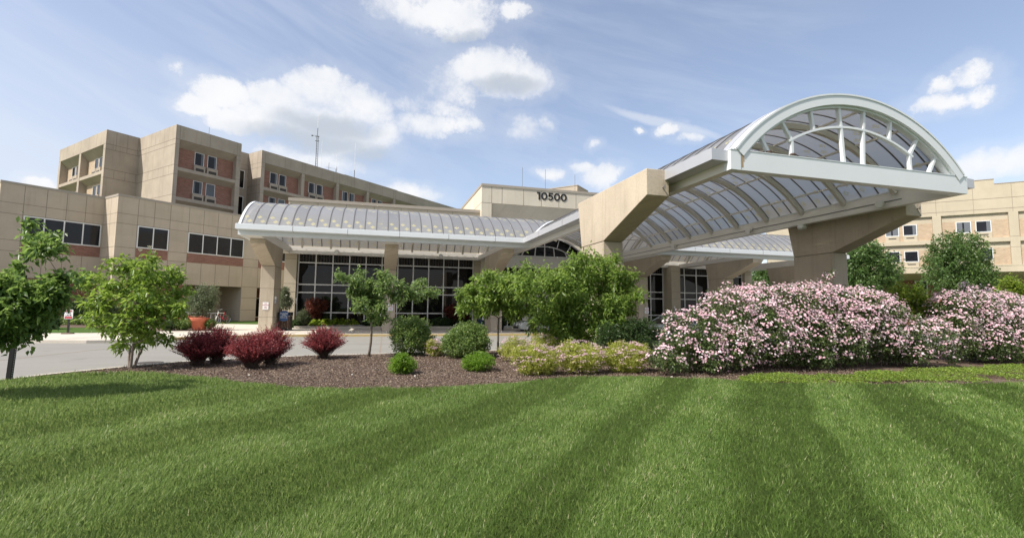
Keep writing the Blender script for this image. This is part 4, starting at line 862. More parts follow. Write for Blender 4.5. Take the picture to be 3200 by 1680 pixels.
def barrel(parent, c_h, axis, a_lo, a_hi, lo_is_groin=False, hi_is_groin=False, gc=0.0, skip=0.7):
    """polycarbonate vault with raised seams. axis 'x': runs along x, curved across y, and so on.
       a groin end stops where the crossing vault (centre gc along the axis) takes over"""
    na = 32; b = MB(); sm = MB()
    angs = [-HA + 2 * HA * i / na for i in range(na + 1)]
    def lim(h):
        lo = a_lo if not lo_is_groin else gc + abs(h); hi = a_hi if not hi_is_groin else gc - abs(h)
        return lo, hi
    def P3(t, h, z): return (t, c_h + h, z) if axis == 'x' else (c_h + h, t, z)
    for i in range(na):
        h0, h1 = RS * math.sin(angs[i]), RS * math.sin(angs[i + 1]); z0, z1 = ZC0 + RS * math.cos(angs[i]), ZC0 + RS * math.cos(angs[i + 1])
        lo0, hi0 = lim(h0); lo1, hi1 = lim(h1)
        b.face([P3(lo0, h0, z0), P3(hi0, h0, z0), P3(hi1, h1, z1), P3(lo1, h1, z1)], M['poly'],
               [((lo0 - a_lo) / skip, angs[i] / HA), ((hi0 - a_lo) / skip, angs[i] / HA), ((hi1 - a_lo) / skip, angs[i + 1] / HA), ((lo1 - a_lo) / skip, angs[i + 1] / HA)])
    b.build('roof_skin', parent, smooth=True)
    # seams, one between every two sheets
    n = int(abs(a_hi - a_lo) / skip)
    for k in range(0, n + 1):
        t = a_lo + k * skip
        run = []
        for a in angs:
            lo, hi = lim(RS * math.sin(a)); ok = min(lo, hi) - 1e-6 <= t <= max(lo, hi) + 1e-6
            if ok: run.append(a)
            if (not ok or a == angs[-1]) and len(run) > 1:
                if axis == 'x': sm.arc(c_h, ZC0, RS - 0.012, RS + 0.028, run[0], run[-1], t - 0.024, t + 0.024, M['seam'], 'x', len(run) - 1)
                else: sm.arc(c_h, ZC0, RS - 0.012, RS + 0.028, run[0], run[-1], t - 0.024, t + 0.024, M['seam'], 'y', len(run) - 1)
                run = []
            if not ok: run = []
    sm.build('roof_seams', parent)
    return b

def rib_arc(parent, c_h, axis, t, w=0.135, r0=RS - 0.31, r1=RS - 0.10, m='rib', ha=HA, name='rib'):
    b = MB(); b.arc(c_h, ZC0, r0, r1, -ha, ha, t - w / 2, t + w / 2, M[m], axis, 30); return b.build(name, parent)

PUR = [R(a) for a in (-42, -25.5, -8.5, 8.5, 25.5, 42)]
def purlins(parent, c_h, axis, a_lo, a_hi, gl=None, gh=None):
    for a in PUR:
        h = RS * math.sin(a); z = ZC0 + (RS - 0.07) * math.cos(a); lo = a_lo if gl is None else gl + abs(h); hi = a_hi if gh is None else gh - abs(h)
        hh = (RS - 0.07) * math.sin(a); b = MB()
        if axis == 'x': b.bar((lo, c_h + hh, z), (hi, c_h + hh, z), 0.07, 0.07, M['rib'])
        else: b.bar((c_h + hh, lo, z), (c_h + hh, hi, z), 0.07, 0.07, M['rib'])
        b.build('purlin', parent)

def floodlight(parent, p, d, s=1.0):
    """bulkhead lamp on a beam face; d = direction it looks"""
    b = MB(); p = Vector(p); d = Vector(d).normalized()
    b.tube([p, p + d * 0.12], [0.06 * s, 0.06 * s], M['offwhite'], 10); b.tube([p + d * 0.10 + Vector((0, 0, -0.02)), p + d * 0.18 + Vector((0, 0, -0.05)), p + d * 0.34 + Vector((0, 0, -0.10))], [0.09 * s, 0.13 * s, 0.15 * s], M['offwhite'], 14)
    f = b.build('floodlight', parent, True)
    g = MB(); g.tube([p + d * 0.335 + Vector((0, 0, -0.1)), p + d * 0.36 + Vector((0, 0, -0.108))], [0.135 * s, 0.13 * s], M['lamp'], 14); g.build('lens', f)

# ---------------------------------------------------------------- main canopy, arched end towards the lawn
mc = thing('entrance_canopy', 'large white barrel-vaulted drive-through canopy with open arched end facing the lawn', 'canopy', (14.5, 11.4, 0))
X0, X1 = 9.66, 19.33; YF = 11.27; ZB, ZBT = 5.78, 6.35
for (xa, xb, nm) in ((X0, X0 + BW, 'l'), (X1 - BW, X1, 'r')):
    b = MB(); b.box(xa, xb, YF + 0.305, 40.9, ZB, ZBT, M['offwhite']); b.box(xa - 0.03, xb + 0.03, YF + 0.31, 40.9, ZBT, ZBT + 0.05, M['white']); b.build('beam', mc)
    cd_ = MB(); xx = xb + 0.012 if nm == 'l' else xa - 0.012
    cd_.tube([(xx, 13.2, 6.02), (xx, 36.5, 6.02)], 0.018, M['seam'], 6); cd_.build('conduit', mc)
b = MB(); b.box(X0, X1, YF, YF + 0.30, ZB, ZBT + 0.012, M['white']); b.box(X0 - 0.01, X1 + 0.01, YF - 0.012, YF + 0.31, ZBT + 0.012, ZBT + 0.035, M['white']); b.box(X0 + 0.35, X0 + 0.36, YF - 0.004, YF, ZB + 0.01, ZBT, M['seam']); b.build('front_beam', mc)
st_ = MB(); st_.box(X0 + 0.37, X0 + 0.43, YF - 0.0035, YF - 0.001, ZB + 0.08, ZBT - 0.01, M['rust']); st_.box(X0 + 0.44, X0 + 0.47, YF - 0.0035, YF - 0.001, ZB + 0.25, ZBT - 0.01, M['rust']); st_.build('rust_streak', mc)
for (xa, xb, y1) in ((X0 - 0.55, X0 - 0.003, 30.0), (X1 + 0.003, X1 + 0.55, 30.0)):
    g = MB(); g.prism([(xa, 6.05), (xb, 6.05), (xb, 6.36), (xa, 6.40)], YF + 0.12, y1, M['alu'], 'y')
    for yy in (15.3, 19.2, 23.1, 27.0): g.box(xa - 0.004, xb, yy - 0.012, yy + 0.012, 6.046, 6.404, M['seam'])
    g.build('gutter', mc)
barrel(mc, CX, 'y', YF + 0.05, CY, hi_is_groin=True, gc=CY)
barrel(mc, CX, 'y', CY, 41.0, lo_is_groin=True, gc=CY)
fa_ = MB(); fa_.arc(CX, ZC0, RS - 0.31, RS - 0.02, -HA, HA, YF - 0.03, YF + 0.34, M['white'], 'y', 44); fa_.arc(CX, ZC0, RS - 0.02, RS + 0.035, -HA, HA, YF - 0.05, YF + 0.30, M['white'], 'y', 44)
fa_.arc(CX, ZC0, RS - 0.38, RS - 0.315, -HA * 1.0, HA * 1.0, YF + 0.07, YF + 0.23, M['white'], 'y', 44); fa_.build('front_arch', mc)
fl = MB(); fl.arc(CX, ZC0, RS + 0.036, RS + 0.06, -HA, HA, YF + 0.31, YF + 0.62, M['alu'], 'y', 44); fl.build('roof_edge_flashing', mc)
# open lunette: inner arch and radiating struts
IR = 5.05; IA = R(30.5)
ia = MB(); ia.arc(CX - 0.05, ZC0, IR - 0.035, IR + 0.035, -IA, IA, YF + 0.09, YF + 0.21, M['white'], 'y', 28); ia.build('inner_arch', mc)
def strut(p, q, w=0.085):
    b = MB(); b.bar((p[0], YF + 0.15, p[1]), (q[0], YF + 0.15, q[1]), 0.11, w, M['white'], up=(q[1] - p[1], 0, -(q[0] - p[0]))); b.build('strut', mc)
CXl = CX - 0.05
def on(r, a): return (CXl + r * math.sin(R(a)), ZC0 + r * math.cos(R(a)))
for s in (-1, 1):
    strut((CXl + s * 2.45, ZBT + 0.03), on(IR - 0.02, s * 29.0)); strut(on(IR - 0.02, s * 29.0), on(RS - 0.34, s * 29.5))
    strut((CXl + s * 0.40, ZBT + 0.03), on(IR - 0.03, s * 5.3)); strut(on(IR + 0.03, s * 5.3), on(RS - 0.35, s * 5.3))
    strut(on(IR + 0.03, s * 18.0), on(RS - 0.35, s * 17.0)); strut((CXl + s * 3.28, ZBT + 0.03), on(RS - 0.34, s * 39.3))
nb = MB()
for (x, z) in ((11.12, 6.43), (12.0, 6.44)): nb.lathe([(0.05, -0.04), (0.10, 0.0), (0.08, 0.05), (0.02, 0.07)], M['twig'], (x, YF + 0.1, z), 9)
tag(nb.build('bird_nest'), 'two small dark bird nests at the strut feet on the white canopy beam', 'nest')
for y in [13.4 + 2.1 * i for i in range(8)] + [30.5]: rib_arc(mc, CX, 'y', y)
purlins(mc, CX, 'y', YF + 0.3, CY, gh=CY); purlins(mc, CX, 'y', CY, 41.0, gl=CY)
rib_arc(mc, CX, 'y', 40.2)
for y in (13.9, 20.8, 27.5): floodlight(mc, (X1 - BW, y, 6.0), (-1, -0.25, 0))
floodlight(mc, (X0 + BW, 27.0, 6.0), (1, -0.3, 0))
dl = MB(); dl.lathe([(0.02, -0.22), (0.16, -0.20), (0.2, -0.12), (0.2, 0.0)], M['lamp'], (19.18, 17.8, ZB), 16); dl.build('ceiling_lamp', mc, True)
for s in (-1, 1):  # groin valleys, white flashing
    for e in (-1, 1):
        v = MB(); pts = [(CX + s * RS * math.sin(HA * i / 20), CY + e * RS * math.sin(HA * i / 20), ZC0 + RS * math.cos(HA * i / 20) + 0.02) for i in range(21)]
        v.tube(pts, 0.09, M['white'], 6); v.build('valley_flashing', mc)

# ---------------------------------------------------------------- side canopies
def side_canopy(label, xe, xi, sgn):
    """xe = free end, xi = end at the main canopy; sgn = +1 when it runs to the right from xe"""
    t = thing('walkway_canopy', label, 'canopy', ((xe + xi) / 2, 30.6, 0)); lo, hi = min(xe, xi), max(xe, xi)
    for (y0, y1, nm) in ((30.5, 30.8, 'beam'), (40.1, 40.4, 'beam')):
        b = MB(); b.box(lo, hi, y0, y1, ZB, ZBT, M['white'] if y0 < 35 else M['offwhite']); b.build(nm, t)
    b = MB(); b.box(min(xe, xe + sgn * 0.3), max(xe, xe + sgn * 0.3), 30.8, 40.1, ZB + 0.002, ZBT - 0.002, M['white']); b.build('end_beam', t)
    g = MB(); g.prism([(29.97, 6.05), (30.497, 6.05), (30.497, 6.36), (29.97, 6.33)], lo - 0.02, hi, M['white'], 'x')
    for x in np.arange(lo + 3.0, hi, 3.05): g.box(x - 0.01, x + 0.01, 29.966, 30.49, 6.046, 6.335, M['seam'])
    g.prism([(30.0, 6.335), (30.72, 6.37), (30.78, 6.46), (30.70, 6.47), (30.66, 6.40), (30.0, 6.36)], lo, hi, M['white'], 'x'); g.build('gutter', t)
    g = MB(); g.prism([(40.403, 6.05), (40.85, 6.05), (40.85, 6.36), (40.403, 6.36)], lo, hi, M['alu'], 'x'); g.build('gutter', t)
    barrel(t, CY, 'x', xe, CX, lo_is_groin=False, hi_is_groin=(sgn > 0), gc=CX) if sgn > 0 else barrel(t, CY, 'x', CX, xe, lo_is_groin=True, gc=CX)
    e = MB(); e.arc(CY, ZC0, RS - 0.12, RS + 0.05, -HA, HA, xe - 0.05, xe + 0.08, M['white'], 'x', 40); e.build('end_arch', t)
    ln = MB(); ln.arc(CY, ZC0, RS - 0.42, RS - 0.36, -HA, HA, xe + sgn * 0.1 - 0.06, xe + sgn * 0.1 + 0.06, M['rib'], 'x', 30); ln.build('rib', t)
    for i in range(1, 9):
        x = xe + sgn * 2.1 * i
        if abs(x - CX) > 4.9: rib_arc(t, CY, 'x', x)
    if sgn > 0: purlins(t, CY, 'x', xe, CX, gh=CX)
    else: purlins(t, CY, 'x', CX, xe, gl=CX)
    # cross beams from front to back over the columns
    for x in ((-7.31, 0.65, 8.45) if sgn > 0 else (20.55, 28.35, 36.3)):
        hw = 0.42 if 0 < x < 30 else 0.425
        b = MB(); b.box(x - hw, x + hw, 30.8, 40.1, ZB + 0.004, ZB + (0.35 if 0 < x < 30 else 0.55), M['offwhite']); b.build('cross_beam', t)
    for x in ((-3.4, 4.82) if sgn > 0 else (24.4, 32.4)): floodlight(t, (x, 40.1, 6.08), (0, -1, 0), 1.25)
    return t
side_canopy('white barrel-vaulted walkway canopy left of the entrance with rounded grey roof', -8.05, X0, 1)
side_canopy('white barrel-vaulted walkway canopy right of the entrance, mostly behind a big column', 37.05, X1, -1)

# ---------------------------------------------------------------- concrete columns with bracket arms
def column(x0, x1, ys, joints_z, label, main=True):
    t = thing('concrete_column', label, 'column', ((x0 + x1) / 2, ys + 1.0, 0), group='bracketed concrete canopy columns')
    zt = 6.40 if main else ZB - 0.002
    zl = 5.50 if main else 5.46
    tip = ys - 3.2
    prof = [(ys, -0.15), (ys, 4.38), (tip, zl), (tip, zt), (ys + 2.50, zt), (ys + 2.1, 4.38), (ys + 2.1, -0.15)]
    b = MB(); b.prism([(ys, -0.15), (ys, 4.36), (ys + 2.1, 4.36), (ys + 2.1, -0.15)], x0, x1, M['column'], 'x'); sh = b.build('shaft', t, bevel=0.02)
    b = MB(); b.prism([(ys, 4.385), (tip, zl), (tip, zt), (ys + 2.50, zt), (ys + 2.1, 4.385)], x0, x1, M['column'], 'x'); b.build('bracket_arm', t, bevel=0.02)
    b = MB(); b.box(x0 + 0.03, x1 - 0.03, ys + 0.03, ys + 2.07, 4.35, 4.39, M['joint'])
    for z in joints_z: b.box(x0 - 0.002, x1 + 0.002, ys - 0.002, ys + 2.102, z - 0.012, z + 0.012, M['joint'])
    b.build('joint_band', t)
    if main:
        h = MB(); xm = x1 - 0.25; h.tube([(xm, tip + 0.02, zl + 0.28), (xm + 0.02, tip - 0.10, zl + 0.30)], 0.018, M['seam'], 6); h.tube([(xm + 0.02, tip - 0.10, zl + 0.24), (xm + 0.02, tip - 0.10, zl + 0.36)], 0.018, M['seam'], 6)
        h.tube([(xm, tip - 0.012, zl + 0.28), (x1 - 0.06, tip - 0.012, zl + 0.02)], 0.006, M['seam'], 5); h.build('anchor_hook', t)
    return t
column(8.42, 9.27, 16.95, (2.92, 1.46), 'tall sunlit concrete column carrying the left side of the big arched canopy')
column(19.72, 20.56, 16.75, (2.92, 1.46), 'tall shaded concrete column behind the pink roses at the right of the arched canopy')
column(-7.74, -6.88, 35.1, (2.85, 0.93), 'concrete column under the far left end of the walkway canopy with blue sign beside it', False)
column(0.22, 1.08, 35.1, (2.85, 0.93), 'concrete column in the middle of the left walkway canopy, behind a slim young tree', False)
column(8.02, 8.88, 34.75, (2.85, 0.93), 'concrete column beside the mailbox where left walkway meets the entrance canopy', False)
column(20.15, 21.0, 34.3, (2.85, 0.93), 'concrete column behind the green tree where the right walkway meets the entrance canopy', False)
column(27.95, 28.8, 33.7, (2.85, 0.93), 'concrete column in the middle of the right walkway canopy, above the rose bush', False)
column(35.9, 36.75, 35.0, (2.85, 0.93), 'concrete column at the far end of right walkway, half hidden by the big column', False)
dp = MB(); dp.tube([(36.3, 34.96, 0), (36.3, 34.96, 5.7)], 0.04, M['offwhite'], 8)
tag(dp.build('downpipe'), 'thin pale drainpipe on the far column of the right walkway', 'downpipe')

# ================================================================== street things
def sign_plate(t, x, y, z, w, h, m='signwhite', name='plate', r=0.04):
    b = MB(); pts = []
    for (cx, cz, a0) in ((w / 2 - r, h / 2 - r, 0), (-w / 2 + r, h / 2 - r, 90), (-w / 2 + r, -h / 2 + r, 180), (w / 2 - r, -h / 2 + r, 270)):
        for k in range(4): a = R(a0 + 30 * k); pts.append((x + cx + r * math.cos(a), z + cz + r * math.sin(a)))
    b.prism(pts, y - 0.012, y, M[m], 'y'); return b.build(name, t)

def column_sign(x, z, y, label):
    t = thing('parking_sign', label, 'sign', (x, y, z), group='white parking signs on the columns')
    p = sign_plate(t, x, y - 0.012, z, 0.36, 0.50)
    for s, dz, sz in (('NO', 0.15, 0.10), ('PARKING', 0.045, 0.095), ('FIRE', -0.075, 0.075), ('LANE', -0.155, 0.075)):
        text_obj('lettering', s, sz, M['signred'], p, face_y(x, y - 0.026, z + dz), 0.001, 0.001)
column_sign(-7.34, 1.68, 35.1, 'white no parking sign on the far left column')
column_sign(0.75, 1.68, 35.1, 'white no parking sign on the middle left column behind the slim tree')
column_sign(20.86, 1.65, 34.3, 'white no parking sign on the column right of the dense green tree')

t = thing('fire_lane_sign', 'white and red fire lane sign on a short black post by the far lawn', 'sign', (-16.78, 32.5, 0))
b = MB(); b.box(-16.82, -16.74, 32.46, 32.54, 0, 1.3, M['black']); b.build('post', t)
b = MB(); b.lathe([(0.30, 0.0), (0.26, 0.05), (0.10, 0.08)], M['mulch'], (-16.78, 32.5, 0), 14); b.build('base', t)
p = sign_plate(t, -16.78, 32.44, 1.09, 0.40, 0.52)
b = MB(); b.box(-16.93, -16.63, 32.420, 32.425, 1.24, 1.31, M['signred']); b.box(-16.95, -16.61, 32.420, 32.425, 0.86, 0.97, M['signred']); b.build('red_band', p)
text_obj('lettering', 'FIRE', 0.115, M['digit'], p, face_y(-16.78, 32.424, 1.16), 0.001, 0.002); text_obj('lettering', 'LANE', 0.115, M['digit'], p, face_y(-16.78, 32.424, 1.035), 0.001, 0.002)

t = thing('sign_post', 'black perforated steel sign post leaning at the left edge of the mulch bed', 'post', (-7.55, 12.75, 0))
b = MB(); b.hexa([(-7.59, 12.71, -0.1), (-7.51, 12.71, -0.1), (-7.51, 12.79, -0.1), (-7.59, 12.79, -0.1), (-7.485, 12.68, 2.3), (-7.405, 12.68, 2.3), (-7.405, 12.76, 2.3), (-7.485, 12.76, 2.3)], M['black']); b.build('post_tube', t)
b = MB()
for i in range(44): z = 0.05 + i * 0.05; k = z / 2.4 * 0.1; b.box(-7.515 + k + 0.0, -7.505 + k + 0.004, 12.735 - z / 2.4 * 0.03, 12.755 - z / 2.4 * 0.03, z, z + 0.018, M['signwhite'])
b.build('punched_holes', t)

t = thing('bus_sign', 'round-ended dark blue shuttle bus sign on a small stand beside the left column', 'sign', (-6.38, 36.2, 0))
b = MB(); b.lathe([(0.23, 0), (0.23, 0.14), (0.20, 0.17), (0.03, 0.18)], M['black'], (-6.38, 36.2, 0), 16); b.build('base', t)
b = MB(); b.tube([(-6.38, 36.2, 0.15), (-6.38, 36.2, 0.8)], 0.03, M['black'], 8); b.build('stem', t)
pts = [(-6.38 + 0.28 * math.cos(R(a)) * (1.0), 1.0 + (0.20 if math.sin(R(a)) >= 0 else -0.20) + 0.17 * math.sin(R(a))) for a in range(0, 360, 12)]
b = MB(); b.prism(pts, 36.17, 36.2, M['signblue'], 'y'); p = b.build('plate', t)
for s, dz, sz in (('Shuttle Bus', 0.17, 0.105), ('Hours', 0.075, 0.10), ('7:00 am - 6:00 pm', -0.03, 0.058), ('Monday to Friday', -0.12, 0.062)):
    text_obj('lettering', s, sz, M['signwhite'], p, face_y(-6.38, 36.167, 1.0 + dz), 0.001, 0.0015)

t = thing('litter_bin', 'dark litter bin with stained wood panels behind the blue shuttle sign', 'bin', (-6.4, 36.9, 0))
b = MB(); b.box(-6.82, -6.0, 36.55, 37.3, 0.0, 0.06, M['black'])
for x in (-6.82, -6.06):
    for y in (36.55, 37.24): b.box(x, x + 0.06, y, y + 0.06, 0.06, 1.24, M['black'])
b.build('frame', t)
b = MB()
for i in range(6): b.box(-6.755 + i * 0.116, -6.755 + i * 0.116 + 0.106, 36.56, 36.59, 0.08, 0.98, M['wood'])
for i in range(5): b.box(-6.045, -6.02, 36.62 + i * 0.124, 36.62 + i * 0.124 + 0.112, 0.08, 0.98, M['wood'])
b.build('wood_panel', t)
b = MB(); b.box(-6.85, -5.97, 36.52, 37.33, 1.0, 1.26, M['black']); b.build('lid', t, bevel=0.04)

# wall sockets / card readers on columns and pilasters
for (x, y, z, lab) in ((-6.86, 35.5, 2.1, 'small grey electric box on the shaded side of the far left column'), (-6.38, 40.75, 2.1, 'small grey electric box on the left lobby pilaster'), (27.0, 39.58, 1.85, 'small white and black intercom on the sunlit right lobby pilaster')):
    b = MB(); b.box(x - 0.02, x + 0.10, y - 0.12, y + 0.10, z - 0.24, z + 0.02, M['galv']); b.box(x - 0.02, x + 0.08, y - 0.10, y + 0.10, z + 0.03, z + 0.22, M['signwhite'])
    tag(b.build('electric_box'), lab, 'electric box')

t = thing('mailbox', 'dark blue collection mailbox with white eagle emblem by the entrance column', 'mailbox', (8.3, 39.0, 0))
b = MB(); prof = [(-0.42, 0.32), (0.42, 0.32), (0.42, 1.0)] + [(0.42 * math.cos(R(a)), 1.0 + 0.36 * math.sin(R(a))) for a in range(15, 180, 15)] + [(-0.42, 1.0)]
b.prism([(8.3 + x, z) for x, z in prof], 38.65, 39.35, M['mailblue'], 'y'); b.build('box_body', t, bevel=0.015)
for (x, y) in ((7.92, 38.7), (8.62, 38.7), (7.92, 39.24), (8.62, 39.24)):
    l = MB(); l.box(x, x + 0.06, y, y + 0.06, 0, 0.34, M['mailblue']); l.build('leg', t)
e = MB(); e.prism([(8.16, 0.72), (8.50, 0.72), (8.56, 1.05), (8.22, 1.05)], 38.638, 38.648, M['signwhite'], 'y'); em = e.build('emblem', t)
e = MB(); e.prism([(8.24, 0.86), (8.33, 0.99), (8.36, 0.93), (8.30, 0.86)], 38.634, 38.637, M['digit'], 'y'); e.prism([(8.34, 0.85), (8.47, 0.85), (8.50, 0.93), (8.42, 0.89)], 38.634, 38.637, M['digit'], 'y')
e.prism([(8.36, 1.0), (8.52, 1.02), (8.50, 0.97), (8.43, 0.98)], 38.634, 38.637, M['digit'], 'y'); e.build('eagle_mark', em)

t = thing('bollard', 'grey metal bollard lamp between the planters and the low hedge', 'bollard', (-12.7, 37.3, 0))
b = MB(); b.lathe([(0.13, 0), (0.13, 0.92), (0.10, 0.93), (0.10, 1.02), (0.14, 1.03), (0.14, 1.12), (0.10, 1.2), (0.02, 1.22)], M['galv'], (-12.7, 37.3, 0), 16); b.build('shaft', t, True)

def planter(x, y, r, h, label):
    t = thing('planter_pot', label, 'planter', (x, y, 0), group='big terracotta planters')
    b = MB(); b.lathe([(r * 0.62, 0), (r * 0.66, 0.04), (r * 0.90, h * 0.74), (r * 0.97, h * 0.76), (r, h * 0.80), (r * 0.97, h * 0.86), (r * 1.0, h * 0.88), (r * 1.03, h * 0.97), (r * 0.98, h), (r * 0.9, h * 0.98), (r * 0.88, h * 0.86)], M['terracotta'], (x, y, 0), 28); b.build('pot', t, True)
    s = MB(); s.lathe([(r * 0.87, h * 0.80), (r * 0.87, h * 0.88)], M['soil'], (x, y, 0), 20); s.build('soil', t)
planter(-11.6, 36.5, 0.58, 0.84, 'large terracotta pot holding a tall feathery shrub on the left pavement')
planter(-13.6, 39.0, 0.75, 0.9, 'wide terracotta pot further back behind the bollard lamp')
planter(-13.15, 40.5, 0.55, 0.85, 'terracotta pot half hidden behind the front planter')

t = thing('nursery_pot', 'small black pot with a leafy plant on the pavement by the car', 'plant pot', (9.25, 36.4, 0))
b = MB(); b.lathe([(0.18, 0), (0.24, 0.32), (0.26, 0.33)], M['black'], (9.25, 36.4, 0), 16); b.build('pot', t)

# bicycle at its rack (photo size kept)
def bicycle(px, py, rot, s):
    t = thing('bicycle', 'white and red bicycle parked at the rack under the left wing', 'bicycle', (px, py, 0), rot)
    def W(cx):
        b = MB(); ring = [(cx + 0.33 * math.cos(2 * PI * i / 22), 0, 0.34 + 0.33 * math.sin(2 * PI * i / 22)) for i in range(23)]
        b.tube([(x * s, y * s, z * s) for x, y, z in ring], 0.026 * s, M['tyre'], 6); w = b.build('wheel', t, True)
        r = MB(); rr = [(cx + 0.295 * math.cos(2 * PI * i / 22), 0, 0.34 + 0.295 * math.sin(2 * PI * i / 22)) for i in range(23)]
        r.tube([(x * s, y * s, z * s) for x, y, z in rr], 0.014 * s, M['chrome'], 5)
        for i in range(10): a = 2 * PI * i / 10; r.tube([(cx * s, 0, 0.34 * s), ((cx + 0.29 * math.cos(a)) * s, 0, (0.34 + 0.29 * math.sin(a)) * s)], 0.004 * s, M['chrome'], 3)
        r.build('rim', w)
    W(-0.52); W(0.52)
    f = MB(); P = lambda *p: [(x * s, y * s, z * s) for x, y, z in p]
    f.tube(P((-0.52, 0.03, 0.34), (-0.20, 0.03, 0.72)), 0.016 * s, M['bikered'], 6); f.tube(P((-0.08, 0, 0.30), (-0.24, 0, 0.86)), 0.022 * s, M['bikered'], 6); f.tube(P((-0.08, 0, 0.30), (0.34, 0, 0.72)), 0.028 * s, M['bikered'], 6)
    f.tube(P((-0.22, 0, 0.76), (0.34, 0, 0.80)), 0.024 * s, M['signwhite'], 6); f.tube(P((-0.52, 0, 0.34), (-0.08, 0, 0.30)), 0.015 * s, M['bikered'], 6); f.build('frame', t)
    k = MB(); k.tube(P((0.33, 0, 0.9), (0.36, 0, 0.70), (0.52, 0, 0.34)), 0.024 * s, M['signwhite'], 6); k.build('fork', t)
    h = MB(); h.tube(P((0.33, 0, 0.88), (0.31, 0, 1.02)), 0.018 * s, M['black'], 6); h.tube(P((0.27, -0.30, 1.05), (0.33, -0.12, 1.02), (0.33, 0.12, 1.02), (0.27, 0.30, 1.05)), 0.016 * s, M['black'], 6); h.build('handlebar', t)
    d = MB(); d.tube(P((-0.38, 0, 0.91), (-0.30, 0, 0.93), (-0.10, 0, 0.92)), [0.06 * s, 0.07 * s, 0.02 * s], M['black'], 8); d.build('saddle', t)
    c = MB(); c.tube(P((-0.08, 0.05, 0.30), (-0.02, 0.07, 0.15)), 0.012 * s, M['black'], 5); c.tube(P((-0.08, -0.05, 0.30), (-0.14, -0.07, 0.45)), 0.012 * s, M['black'], 5); c.lathe([(0.09 * s, -0.01), (0.09 * s, 0.01)], M['black'], (-0.08 * s, 0, 0.30 * s), 12); c.build('crank', t)
bicycle(-14.0, 49.6, R(-118), 1.25)
t = thing('bicycle_rack', 'low grey tube bicycle rack in front of the left wing', 'bicycle rack', (-15.3, 49.0, 0))
b = MB(); b.tube([(-16.9, 48.2, 0.95), (-14.2, 50.0, 0.95)], 0.035, M['galv'], 6); b.tube([(-16.9, 48.2, 0.12), (-14.2, 50.0, 0.12)], 0.03, M['galv'], 6)
for i in range(9): q = i / 8; x, y = -16.9 + 2.7 * q, 48.2 + 1.8 * q; b.tube([(x, y, 0.02 if i in (0, 8) else 0.12), (x, y, 0.95)], 0.025, M['galv'], 5)
b.build('rails', t)

